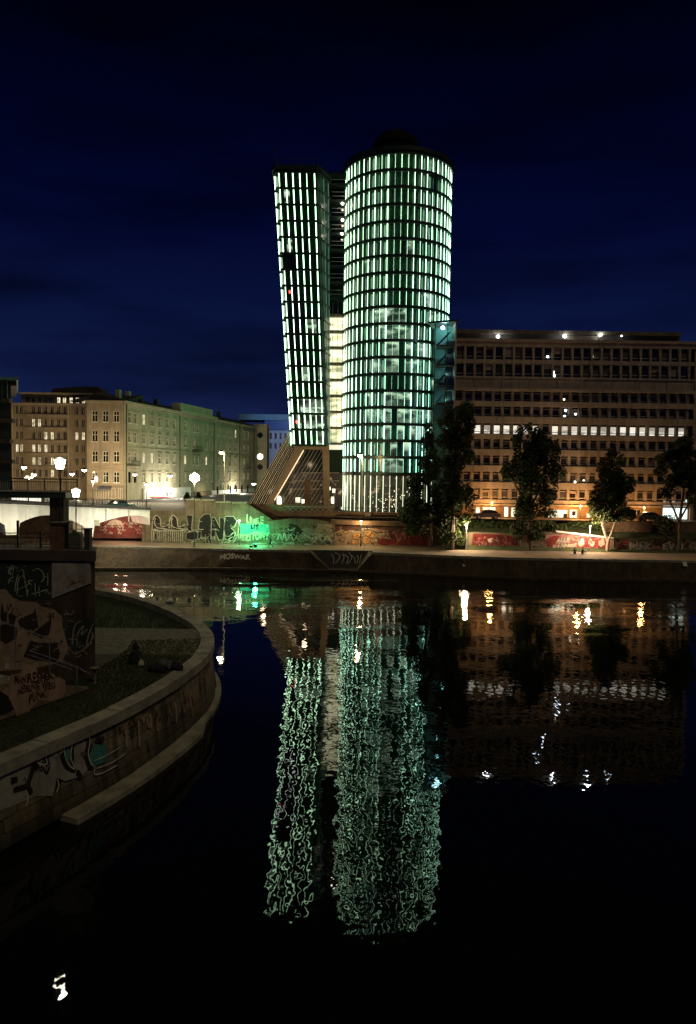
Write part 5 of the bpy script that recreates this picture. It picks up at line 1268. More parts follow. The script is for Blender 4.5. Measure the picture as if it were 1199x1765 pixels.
# ---- stair in front of the wall, its flank painted with a cloud and writing
S0, S1 = UZ(-30, 1252, TZ), UZ(152, 1188, TZ)
su = V((S1.x-S0.x, S1.y-S0.y, 0)); SL = su.length; su.normalize(); sn = V((su.y, -su.x, 0))
if sn.y > 0: sn = -sn
stair_ = thing('quay_stair', 'quay stair down to the terrace with a handrail and a painted cloud on its side', 'stairs', tuple(S0))
top0 = UP(0, 1150, S0, sn).z; top1 = TZ+.12
pts = [S0-su*3, S1, V((S1.x, S1.y, top1)), V((S0.x, S0.y, top0))-su*3+V((0, 0, .4))]
MB().prism([p for p in pts], -sn*.25).build('flank_wall', MT['concrete'], stair_)
ns = 12
for i in range(ns):
    t0, t1 = i/ns, (i+1)/ns; a, b_ = S0.lerp(S1, t0), S0.lerp(S1, t1); z = TZ+(top0-TZ)*(1-t1)
    MB().prism([V((p.x, p.y, TZ-.3)) for p in (a-sn*.26, b_-sn*.26, b_-sn*1.9, a-sn*1.9)], (0, 0, z-TZ+.3)).build('step', MT['coping'], stair_)
def SP(px, py, off=0): return UP(px, py, S0+sn*off, sn)
rail_mat = M_('galvanised_rail', (.5, .5, .46), .35, .2, 3, metal=.8)
for lines in ([(-10, 1068), (30, 1081), (92, 1103), (122, 1117)], [(50, 1121), (85, 1133), (126, 1147), (158, 1163)], [(48, 1128), (86, 1141), (124, 1154)]):
    MB().path([SP(x, y, -.1) for x, y in lines], .022, 5).build('handrail', rail_mat, stair_)
for x, y0, y1 in ((26, 1080, 1152), (85, 1101, 1166), (132, 1148, 1186)): MB().tube(SP(x, y0, -.1), SP(x+.5, y1, -.1), .028, n=5).build('handrail_post', rail_mat, stair_)
def spaint(pts, mat, off=.01, name='graffiti_patch'): return MB().poly([SP(x, y, off) for x, y in pts]).build(name, MT[mat], stair_)
MT['p_cloud'] = P_('cloud_paint', (.46, .30, .20))
spaint([(2, 1192), (14, 1182), (18, 1164), (32, 1160), (48, 1146), (60, 1148), (66, 1160), (90, 1160), (98, 1166), (112, 1172), (113, 1194), (106, 1204), (84, 1208), (66, 1206), (60, 1214), (52, 1222), (50, 1234), (30, 1238), (24, 1222), (14, 1200)], 'p_cloud', .008)
MT['p_ink'] = P_('dark_ink', (.05, .012, .012))
def sl(s, x0, y0, x1, y1, h): return lettering(stair_, s, SP(x0, y0, .02), SP(x1, y1, .02), V((0, 0, h)), MT['p_ink'], .03)
sl('MAN', 25, 1180, 44, 1176, .32); sl('RESPEKT', 47, 1178, 100, 1170, .42); sl('NEBEL', 31, 1197, 54, 1192, .34); sl('NIE WIEG', 54, 1191, 95, 1187, .38); sl('PUNK', 50, 1211, 80, 1203, .40)
spaint([(-8, 1190), (2, 1192), (14, 1200), (24, 1222), (12, 1230), (-8, 1236)], 'p_black', .012)
spaint([(8, 1144), (15, 1143), (15, 1152), (8, 1153)], 'p_white', .012)
# ---- things standing on the wall top
def on_wall(px, py, Y=38.20): p = U(px, py, Y); return p
rl = thing('wall_railing', 'low railing of posts and rails on the near wall top', 'railing', (U(44, 948, 38.7).x, 38.7, WT))
for y in (919, 926, 938): MB().tube((U(-30, y, 38.7).x, 38.7, U(38.7, y, 38.7).z), (U(89, y, 38.7).x, 38.7, U(38.7, y, 38.7).z), .025, n=5).build('rail', MT['iron'], rl)
for x, y in ((31, 897), (70, 915), (-6, 915)): p = U(x, 950, 38.7); MB().box(p.x-.05, p.x+.05, 38.64, 38.76, WT-.02, U(x, y, 38.7).z).build('post', MT['iron'], rl)
for i in range(11): p = U(-10+i*9, 948, 38.7); MB().tube((p.x, 38.7, WT), (p.x, 38.7, U(38.7, 926, 38.7).z), .014, n=4).build('bar', MT['iron'], rl)
p0, p1 = U(88, 948, 38.7), U(110, 948, 38.7)
pl = thing('brick_pillar', 'square reddish pillar on the near wall between railing and cabinet', 'pillar', ((p0.x+p1.x)/2, 38.7, WT))
MB().box(p0.x, p1.x, 38.6, 39.75, WT-.02, U(98, 904, 38.7).z).build('shaft', M_('pillar_brick', (.22, .11, .075), .9, .4, 2, .4), pl)
MB().box(p1.x+.02, U(117, 948, 38.7).x, 38.8, 39.4, WT-.02, U(98, 902, 38.7).z).build('side_plate', MT['black'], pl)
MB().box(p0.x-.06, p1.x+.10, 38.54, 39.80, U(98, 904, 38.7).z, U(98, 900.5, 38.7).z).build('cap', MT['concrete_dark'], pl)
cx0, cx1 = U(121, 948, 38.50).x, U(141.5, 948, 38.50).x
cb = thing('cabinet', 'rounded grey green utility cabinet on the near wall below the smaller lantern', 'cabinet', ((cx0+cx1)/2, 38.50, WT))
zt0 = U(130, 917, 38.50).z; w = cx1-cx0
pr = [(cx0, WT-.02), (cx1, WT-.02), (cx1, zt0-.12), (cx1-.1, zt0-.02), (cx0+w/2, zt0+.03), (cx0+.1, zt0-.02), (cx0, zt0-.12)]
MB().prism([V((x, 38.20, z)) for x, z in pr], (0, .5, 0)).build('body', M_('cabinet_paint', (.10, .115, .085), .6, .3, 3), cb)
MB().box(cx0+.06, cx1-.06, 38.18, 38.20, WT+.08, zt0-.14).build('door', M_('cabinet_door', (.12, .135, .10), .6, .3, 3), cb)
MB().box(cx0+.2, cx0+.34, 38.30, 38.50, zt0, zt0+.12).build('vent_cap', MT['iron'], cb)
sp_ = thing('wall_end_post', 'dark slab post at the right end of the near wall top', 'post', tuple(U(152, 948, 38.50))[:2]+(WT,))
MB().box(U(147, 948, 38.50).x, U(156.5, 948, 38.50).x, 38.30, 38.7, WT-.02, U(152, 912, 38.50).z).build('slab', M_('post_paint', (.06, .07, .05), .7, .3, 3), sp_); q = U(152, 912, 38.50); MB().box(q.x-.22, q.x+.16, 38.25, 38.75, q.z, q.z+.05).build('cap', MT['iron'], sp_)
bk = thing('sign_frame', 'thin metal frame standing between cabinet and end post', 'frame', tuple(U(143, 948, 39.1))[:2]+(WT,))
for x in (119, 141, 146): q = U(x, 930, 39.1); MB().tube((q.x, 39.1, WT), (q.x, 39.1, U(x, 905 if x == 141 else 912, 39.1).z), .022, n=5).build('upright', MT['iron'], bk)
MB().tube((U(117, 912, 39.1).x, 39.1, U(130, 912, 39.1).z), (U(146, 912, 39.1).x, 39.1, U(130, 912, 39.1).z), .02, n=5).build('crossbar', MT['iron'], bk)
def lantern(name, label, px, ytop, ybot, ybase, Y, mat, w, power, col, cat='street lamp', group=None, zbase=None):
    q = U(px, ytop, Y); q2 = U(px, ybot, Y); zb = zbase if zbase is not None else U(px, ybase, Y).z
    t = thing(name, label, cat, (q.x, Y, zb), group)
    c = (q.x, Y, 0); h = q.z-q2.z
    MB().lathe([(w*.30, q2.z), (w*.5, q.z-.02)], c, 8).build('lantern', MT[mat], t)
    MB().lathe([(w*.56, q.z-.02), (w*.40, q.z+.06), (.03, q.z+.12)], c, 8).build('hood', MT['iron'], t)
    MB().lathe([(w*.18, q2.z-.10), (w*.34, q2.z)], c, 8).build('collar', MT['iron'], t)
    MB().lathe([(.10, zb), (.07, zb+.5), (.045, zb+.7), (.04, q2.z-.1)], c, 8).build('pole', MT['iron'], t)
    if power: lamp('lantern_light', (q.x, Y-.02, q.z+.45), power, col, .2)
    return t
lantern('street_lamp', 'bright white lantern on a tall pole rising above the brick pillar', 103, 792, 808, 900, 39.5, 'lamp_white', .62, 260, (1, .9, .7), zbase=U(98, 900.5, 38.7).z)
lantern('street_lamp', 'smaller white lantern on a thin pole behind the cabinet', 130.5, 844, 857, 948, 50.0, 'lamp_white', .58, 160, (1, .9, .7), zbase=TZ+.79)
# ---- small things on the terrace
fp = UZ(163, 1178, TZ-.06)
ft = thing('pedestal_bowl', 'small pale pedestal with a wide bowl at the foot of the wall corner', 'pedestal', tuple(fp))
MB().lathe([(.10, 0), (.06, .1), (.05, .62)], fp, 8).build('stem', MT['concrete'], ft); MB().lathe([(.05, .62), (.22, .74), (.26, .80), (.24, .82)], fp, 10).build('bowl', MT['concrete'], ft)
# ================================================================== STREET LAMPS
def mast(name, label, px, yhead, ybase, Y, mat, power, col, zb, arm=0.0, r=.28, ry=.22, group=None, cat='street lamp', polemat='iron', pr=.06):
    q = U(px, yhead, Y); t = thing(name, label, cat, (q.x-arm, Y, zb), group)
    MB().lathe([(.04, -ry), (r, -ry*.4), (r*.9, ry*.3), (.06, ry)], q, 10).build('globe', MT[mat], t)
    MB().lathe([(.13, 0), (pr*1.6, .6), (pr, 1.0), (pr*.8, q.z-zb+(.25 if arm else -.1-ry*.7))], (q.x-arm, Y, zb), 8).build('pole', MT[polemat], t)
    if arm: MB().path([V((q.x-arm, Y, q.z+.2)), V((q.x-arm*.4, Y, q.z+.38)), V((q.x, Y, q.z+ry+.05))], .04, 5).build('arm', MT[polemat], t)
    if r < .7: MB().lathe([(r*1.05, ry*.35), (r*.7, ry+.02), (.05, ry+.10)], q, 10).build('hood', MT['iron'], t)
    if power: lamp('lamp_light', q+V((0, -.05, -ry-.22)), power, col, .25)
    return t
W1, W2, OR = (1, .86, .58), (1, .70, .36), (1, .48, .14)
mast('street_lamp', 'dazzling lamp on a tall promenade mast in front of the corner house', 335, 823, 944, 109.8, 'lamp_big', 1700, (1, .80, .46), PZ, 0, .74, .74)
mast('street_lamp', 'amber lamp on a lattice mast left of the raking glass entrance', 381, 780, 866, 119, 'lamp_warm', 1300, W2, ST, -.55, .34, .3, pr=.10, polemat='frame')
mast('street_lamp', 'amber lamp on a pale mast in front of the round tower', 620, 785, 880, 122, 'lamp_warm', 1400, W2, ST, -.45, .40, .36, pr=.10, polemat='frame')
mast('promenade_lamp', 'low warm lamp above the orange painted figures', 622, 898, 945, 114.2, 'lamp_warm', 900, W2, PZ, 0, .16, .14, 'low lamps along the promenade')
mast('promenade_lamp', 'low lamp glowing green beside the black graffiti letters', 412, 897, 938, 113.8, 'lamp_green', 700, (.55, 1, .55), PZ, 0, .15, .2, 'low lamps along the promenade')
mast('promenade_lamp', 'low lamp shining on the pale bush left of the red scrawl wall', 804, 902, 948, 110.4, 'lamp_soft', 3200, (1, .74, .46), PZ, 0, .14, .14, 'low lamps along the promenade', polemat='white')
mast('promenade_lamp', 'low lamp post standing above the SOS panel', 1017, 906, 928, 110.8, 'lamp_soft', 3800, (1, .70, .44), PZ, 0, .13, .14, 'low lamps along the promenade', polemat='white')
lamp('green_floodlight', U(440, 926, 112.4), 1300, (.04, 1, .36), .3)
fl = thing('floodlight', 'small green floodlight on the promenade below the pale green lettering', 'floodlight', tuple(U(440, 944, 111.0)))
q = U(440, 944, 111.0); MB().box(q.x-.22, q.x+.22, q.y-.15, q.y+.15, PZ, PZ+.12).build('foot', MT['iron'], fl); MB().hexa([(q.x-.25, q.y-.1, PZ+.12), (q.x+.25, q.y-.1, PZ+.12), (q.x+.25, q.y+.1, PZ+.12), (q.x-.25, q.y+.1, PZ+.12), (q.x-.25, q.y-.2, PZ+.45), (q.x+.25, q.y-.2, PZ+.45), (q.x+.25, q.y+.05, PZ+.5), (q.x-.25, q.y+.05, PZ+.5)]).build('head', MT['iron'], fl)
mast('street_lamp', 'twin globe lamp in front of the brown render front', 160, 829, 868, 108, 'lamp_soft', 900, W1, U(160, 871, 108).z, 0, .26, .24)
q = U(165, 824, 108.2); MB().lathe([(.04, -.2), (.24, -.08), (.22, .1), (.05, .2)], q, 10).build('globe', MT['lamp_soft'], [o for o in bpy.data.objects if o.get('label', '').startswith('twin globe')][0])
mast('street_lamp', 'single globe lamp on the bridge end before the white shop front', 252, 835, 876, 112, 'lamp_soft', 800, W1, U(252, 878, 112).z, 0, .27, .25)
# lamps hung on wires over the street
hung = [(41, 805.5), (58, 818), (145, 810.5), (124, 817), (49, 824), (232, 818), (293, 820), (437, 834)]
hl = ['small lamp hung on a wire highest at the left edge', 'small lamp hung above the footbridge railing left of centre', 'small lamp hung beside the brown front corner', 'small dim lamp hung just right of the bright lantern', 'larger lamp hung low behind the footbridge railing', 'small lamp hung over the dark balcony of the corner house', 'small lamp hung left of the dazzling lamp', 'tiny lamp hung beside the raking glass entrance']
for (x, y), lb in zip(hung, hl):
    Y = 150 if x < 200 else 160; q = U(x, y, Y)
    t = thing('hanging_lamp', lb, 'hanging lamp', tuple(q), 'lamps hung over the street')
    r = .52 if x != 49 else .85
    MB().lathe([(.1, -.28), (r, -.1), (r*.95, .12)], q, 10).build('bowl', MT['lamp_soft'], t); MB().lathe([(r, .12), (r*.6, .34), (.08, .5)], q, 10).build('hood', MT['iron'], t)
    MB().path([q+V((-9, 0, 1.6)), q+V((0, 0, .5)), q+V((9, 0, 1.5))], .025, 4).build('wire', MT['iron'], t)
    lamp('hanging_light', q+V((0, 0, -.6)), 2000 if x < 200 else 5600, (1, .78, .46) if x < 200 else (1, .82, .52), .4)
# street light on the white shops, and an added green wash on the corner house
lamp('shop_light', FP(285, 846)+nb*4.0+V((0, 0, .6)), 3600, (1, .92, .74), .5); lamp('shop_light', FP(262, 846)+nb*3.6+V((0, 0, .6)), 2600, (1, .92, .74), .5)
lamp('shop_light', FP(400, 848)+nb*3.5, 4200, (1, .90, .66), .5); lamp('shop_light', FP(345, 852)+nb*3.5, 500, (1, .85, .6), .5)
lamp('shop_light', U(186, 852, 166.5), 420, (1, .84, .56), .4); lamp('shop_light', U(160, 855, 166.5), 260, (1, .84, .56), .4)
lamp('unseen_green_spot', (3, 190, 40), 21000, (.24, 1, .44), .6, 150, tuple(FP(275, 728)))  # unseen spot added behind the towers to turn the house side green
lamp('roof_blue_spot', U(480, 700, 262), 9000, (.35, .55, 1), .6, 70, tuple(U(478, 745, 285)))
# bridge floodlights
for px, py, p in ((40, 905, 260), (105, 910, 120), (185, 897, 330), (150, 905, 240), (230, 893, 240), (-5, 905, 240)): lamp('bridge_light', BP(px, py)+bn*3.2, p*1.5, (1, .93, .70), .3)
lamp('arch_light', U(198, 906, 115.0), 260, (1, .62, .42), .25); lamp('arch_light', U(90, 900, 106), 240, (1, .66, .30), .3)
lamp('arch_light', U(215, 918, 112.5), 160, (1, .62, .42), .25)
# warm street lighting at the foot of the office block (lamps stand behind the trees)
sl_ = [(848, 866, 'behind the left bushy tree'), (1000, 872, 'between the two right trees'), (1110, 875, 'before the brown shutters')]
for i, (x, y, w) in enumerate(sl_):
    q = U(x, y, 119.2); t = thing('wall_lantern', 'small orange street lantern over the pavement %s' % w, 'street lamp', (q.x, 119.2, ST), 'orange lanterns before the office block')
    MB().lathe([(.03, -.12), (.13, -.05), (.12, .08), (.03, .14)], q, 8).build('globe', MT['lamp_warm'], t); MB().lathe([(.07, 0), (.045, .6), (.035, q.z-ST-.12)], (q.x, 119.2, ST), 6).build('pole', MT['iron'], t)
    lamp('lantern_light', q+V((0, -.1, -.3)), (1300, 1900, 700)[i], OR, .3)

lamp('hall_light', U(528, 800, DS-4), 110, (1, .74, .42), .4); lamp('hall_light', U(455, 850, DS-4), 150, (1, .74, .46), .4)

# ================================================================== TREES, BUSHES, HEDGES
leafmesh_cache = {}
def foliage(clumps, n, size, rnd, name, mat, parent):
    b = MB(); vol = [c[3]*c[4]*c[5] for c in clumps]; tot = sum(vol)
    for (x, y, z, rx, ry, rz), v in zip(clumps, vol):
        k = max(8, int(n*v/tot))
        for _ in range(k):
            while True:
                d = V((rnd.uniform(-1, 1), rnd.uniform(-1, 1), rnd.uniform(-1, 1)))
                if .2 < d.length < 1.0: break
            p = V((x+d.x*rx, y+d.y*ry, z+d.z*rz)); s = size*rnd.uniform(.55, 1.3)
            a = V((rnd.uniform(-1, 1), rnd.uniform(-1, 1), rnd.uniform(-1, 1))).normalized(); c = a.orthogonal().normalized()
            e = a.cross(c)
            b.v += [p-c*s*.5, p+e*s*.32, p+c*s*.6, p-e*s*.32]; i = len(b.v); b.f.append((i-4, i-3, i-2, i-1)); b.m.append(0)
    return b.build(name, mat, parent)
def tree(label, px, ybase, Y, stems, clumps_px, n, bark='bark', zb=None, size=.42, group='trees along the far promenade', leaf='leaf', seed=1, pale=None):
    rnd = random.Random(seed); q = U(px, ybase, Y); zb = q.z if zb is None else zb
    t = thing('tree', label, 'tree', (q.x, Y, zb), group)
    b = MB()
    for st in stems:
        pts = [U(x, y, Y+rnd.uniform(-.5, .5) if i else Y) for i, (x, y) in enumerate(st[1:])]
        r0 = st[0]
        for i in range(len(pts)-1):
            f0, f1 = 1-i/len(pts)*.75, 1-(i+1)/len(pts)*.75; b.tube(pts[i], pts[i+1], r0*f0, r0*f1, 7)
    b.build('trunk', MT[bark], t)
    cl = []
    for (x, y, rx, ry) in clumps_px:
        p = U(x, y, Y); k = Y/FPX
        for _ in range(8):
            cl.append((p.x+rnd.uniform(-.75, .75)*rx*k, Y+rnd.uniform(-.6, .6)*rx*k, p.z+rnd.uniform(-.75, .75)*ry*k, rx*k*rnd.uniform(.28, .62), rx*k*rnd.uniform(.4, .8), ry*k*rnd.uniform(.28, .6)))
    foliage(cl, int(n*1.7), size*.85, rnd, 'crown', MT[leaf], t); return t
tree('dark upright poplar nearest the round tower with a bushy skirt', 742, 944, 110.5, [(.35, (742, 944), (741, 900), (738, 840), (735, 770), (733, 735))], [(735, 758, 15, 26), (736, 800, 22, 32), (733, 845, 27, 30), (728, 885, 34, 24), (748, 860, 22, 34), (722, 905, 26, 16)], 7000, seed=2)
tree('tall dark poplar in front of the stair tower', 778, 946, 111.2, [(.4, (778, 946), (780, 890), (783, 820), (786, 750), (790, 705)), (.2, (781, 850), (796, 800), (806, 740))], [(772, 722, 15, 24), (795, 730, 24, 34), (778, 770, 22, 32), (797, 780, 20, 28), (778, 820, 20, 30), (795, 845, 24, 40), (775, 880, 26, 30), (800, 890, 16, 20), (765, 915, 24, 20)], 9500, seed=3)
tree('broad twin crowned dark tree between the two red graffiti walls', 912, 948, 111.0, [(.38, (912, 948), (912, 910), (914, 850), (920, 790), (932, 745)), (.28, (912, 900), (903, 840), (895, 790), (898, 748)), (.18, (913, 880), (890, 840), (876, 810)), (.18, (915, 870), (940, 830), (955, 800))], [(937, 752, 22, 26), (900, 750, 18, 18), (897, 785, 22, 28), (935, 790, 28, 36), (884, 815, 20, 18), (950, 830, 22, 30), (908, 830, 26, 32), (925, 870, 26, 26), (895, 880, 26, 24), (910, 915, 26, 16), (948, 790, 16, 28)], 11500, seed=4)
tree('dark oval tree on a pale forked trunk beside the SOS panel', 1046, 951, 111.4, [(.26, (1046, 951), (1047, 935), (1042, 918), (1038, 905), (1048, 870), (1055, 820), (1060, 780)), (.20, (1047, 948), (1049, 930), (1056, 912), (1066, 880), (1072, 840)), (.12, (1047, 932), (1036, 900), (1030, 885))], [(1062, 785, 16, 20), (1060, 820, 26, 30), (1045, 850, 26, 26), (1075, 850, 20, 26), (1040, 880, 24, 22), (1068, 885, 24, 20), (1082, 880, 12, 16), (1062, 850, 20, 40)], 7500, 'bark_pale', seed=5)
tree('open branched dark tree at the right edge before the lit glazed bay', 1170, 950, 111.6, [(.30, (1170, 950), (1171, 920), (1172, 890), (1178, 850), (1182, 800)), (.17, (1172, 905), (1162, 880), (1152, 860), (1148, 830)), (.17, (1172, 895), (1186, 870), (1196, 845)), (.08, (1171, 935), (1150, 925), (1132, 908))], [(1172, 775, 26, 20), (1158, 805, 26, 24), (1190, 800, 22, 28), (1152, 838, 18, 18), (1190, 835, 16, 22), (1196, 870, 10, 18), (1175, 820, 26, 20)], 6500, seed=6)
def bush(label, px, py, rx, ry, Y, n, leaf, seed, name='bush', size=.32, group=None):
    q = U(px, py, Y); k = Y/FPX; t = thing(name, label, name, (q.x, Y, q.z-ry*k), group); rnd = random.Random(seed)
    cl = [(q.x+rnd.uniform(-.6, .6)*rx*k, Y+rnd.uniform(-.5, .5)*rx*k, q.z+rnd.uniform(-.6, .5)*ry*k, rx*k*.5, rx*k*.5, ry*k*.5) for _ in range(7)]
    foliage(cl, n, size, rnd, 'foliage', MT[leaf], t)
    b = MB()
    for i in range(5): b.tube((q.x+rnd.uniform(-.2, .2), Y, q.z-ry*k), (q.x+rnd.uniform(-.5, .5)*rx*k, Y, q.z+rnd.uniform(0, .6)*ry*k), .04, .02, 5)
    b.build('stem', MT['bark'], t)
bush('pale lit bush left of the white lamp post', 786, 926, 20, 20, 112.4, 2200, 'leaf2', 11)
bush('dark bush hanging over the parapet beside the round tower', 722, 892, 34, 16, 114, 2600, 'leaf', 12)
bush('dark shrub over the red scrawl wall top', 945, 905, 40, 10, 116.5, 2400, 'leaf', 13)
bush('dark shrub below the office windows left of the pale trunk', 1010, 906, 36, 10, 117, 2000, 'leaf', 14)
bush('thin shrub leaning over the upper terrace wall', 1140, 905, 20, 22, 114.6, 900, 'leaf', 15)
def hedge(label, x0, x1, y0, y1, Y, n, seed):
    a, b_ = U(x0, y1, Y), U(x1, y1, Y); zt_ = U(x0, y0, Y).z; t = thing('hedge', label, 'hedge', ((a.x+b_.x)/2, Y, a.z)); rnd = random.Random(seed)
    k = int((b_.x-a.x)/.9)+1
    cl = [(a.x+(b_.x-a.x)*i/k, Y+rnd.uniform(-.3, .3), (a.z+zt_)/2+rnd.uniform(-.1, .1), .8, .8, (zt_-a.z)*.55) for i in range(k+1)]
    foliage(cl, n, .30, rnd, 'foliage', MT['leaf'], t)
hedge('clipped dark hedge below the car and lit shop windows', 812, 905, 897, 918, 116.8, 3200, 21)
hedge('low dark hedge along the street right of the broad tree', 958, 1036, 902, 920, 117.4, 2400, 22)

for px, lb in ((322, 'dark potted shrub left of its twin beside the white shop'), (341, 'dark potted shrub nearest the dazzling lamp')):
    q = V((U(px, 868, 150).x, 150, ST)); t = thing('potted_shrub', lb, 'plant', tuple(q)); r = random.Random(px)
    MB().lathe([(.45, 0), (.65, .75), (.55, .75)], q, 10).build('pot', MT['white'], t)
    foliage([(q.x, q.y, ST+1.5, .7, .7, .9), (q.x+.1, q.y, ST+2.3, .4, .4, .6)], 400, .35, r, 'foliage', MT['leaf'], t)
# ================================================================== CARS AND BUS
def car(label, px, py, Y, L, col, flip=1, zb=ST, lights=False, heading=0.0):
    q = U(px, py, Y); t = thing('parked_car', label, 'car', (q.x, Y, zb), 'cars along the far street')
    w = 1.75; R = Matrix.Translation((q.x, Y, zb)) @ Matrix.Rotation(heading, 4, 'Z') @ Matrix.Scale(flip, 4, (1, 0, 0))
    T = lambda p: R @ V(p)
    k = L/4.3
    prof = [(-2.1*k, .32), (-2.15*k, .75), (-1.9*k, .95), (-1.2*k, 1.0), (1.0*k, .98), (1.95*k, .80), (2.15*k, .62), (2.12*k, .32)]
    b = MB(); b.prism([T((x, -w/2, z)) for x, z in prof], R.to_3x3() @ V((0, w, 0))); b.build('body', M_('car_paint', col, .3, .05, 2, spec=.6), t)
    cab = [(-1.85*k, .94), (-1.35*k, 1.38), (-.4*k, 1.46), (.35*k, 1.40), (1.05*k, .97)]
    b = MB(); lo = [T((x, -w/2+.06, z)) for x, z in cab]
    b.prism([T((x, -w/2+(.06 if z < 1 else .2), z)) for x, z in cab], R.to_3x3() @ V((0, w-.3, 0))); b.build('windows', MT['pane'], t)
    b = MB(); b.prism([T((x, -w/2+.18, z)) for x, z in ((-1.3*k, 1.39), (-.4*k, 1.47), (.3*k, 1.41), (.3*k, 1.45), (-.4*k, 1.51), (-1.3*k, 1.43))], R.to_3x3() @ V((0, w-.36, 0))); b.build('roof', M_('car_roof', col, .3, .05, 2, spec=.6), t)
    for x in (-1.35*k, 1.35*k):
        for y in (-w/2-.02, w/2-.18):
            b = MB(); b.tube(T((x, y, .32)), T((x, y+.2, .32)), .32, n=14); wl = b.build('wheel', MT['tyre'], t)
            b = MB(); yy = y-.01 if y < 0 else y+.21; b.tube(T((x, yy, .32)), T((x, yy+.01, .32)), .2, n=10); b.build('rim', MT['chrome'], wl)
    for y in (-w/2+.25, w/2-.25):
        b = MB(); b.obox(T((2.13*k, y, .66)), R.to_3x3() @ V((.04, 0, 0)), R.to_3x3() @ V((0, .18, 0)), V((0, 0, .07))); b.build('headlight', MT['lamp_white'] if lights else MT['chrome'], t)
        b = MB(); b.obox(T((-2.13*k, y, .78)), R.to_3x3() @ V((.04, 0, 0)), R.to_3x3() @ V((0, .15, 0)), V((0, 0, .07))); b.build('tail_light', MT['p_red'], t)
car('dark car parked before the lit shop window above the hedge', 838, 896, 118.6, 4.2, (.05, .03, .03), -1, ST)
car('low dark car parked on the terrace edge right of the pale trunk', 1122, 905, 118.5, 4.6, (.03, .025, .02), 1, ST)
car('pale car half hidden behind the near footbridge pier', 115, 866, 112, 4.1, (.5, .5, .48), 1, U(115, 872, 112).z, False)
bx0, bx1 = U(14, 864, 108), U(76, 864, 108)
bus = thing('bus', 'bus with bright side windows crossing the bridge under the footbridge', 'bus', ((bx0.x+bx1.x)/2, 108, U(45, 872, 108).z))
zb_ = U(45, 872, 108).z; zt_ = U(45, 853, 108).z
MB().box(bx0.x, bx1.x, 108, 110.4, zb_+.3, zt_).build('body', M_('bus_paint', (.35, .36, .36), .4, .1, 1), bus)
for a, e in ((20, 47), (50, 71)): MB().box(U(a, 860, 108).x, U(e, 860, 108).x, 107.95, 108.0, U(45, 865.5, 108).z, U(45, 858.5, 108).z).build('window', glow('bus_window', (1, .96, .82), 1.2), bus)
for x in (26, 64): q = U(x, 871, 108); MB().tube((q.x, 107.95, zb_+.45), (q.x, 108.3, zb_+.45), .45, n=14).build('wheel', MT['tyre'], bus)
car('dark teal car crossing the lower left bridge end', 208, 872, 113.5, 4.0, (.02, .10, .085), 1, U(208, 878, 113.5).z)

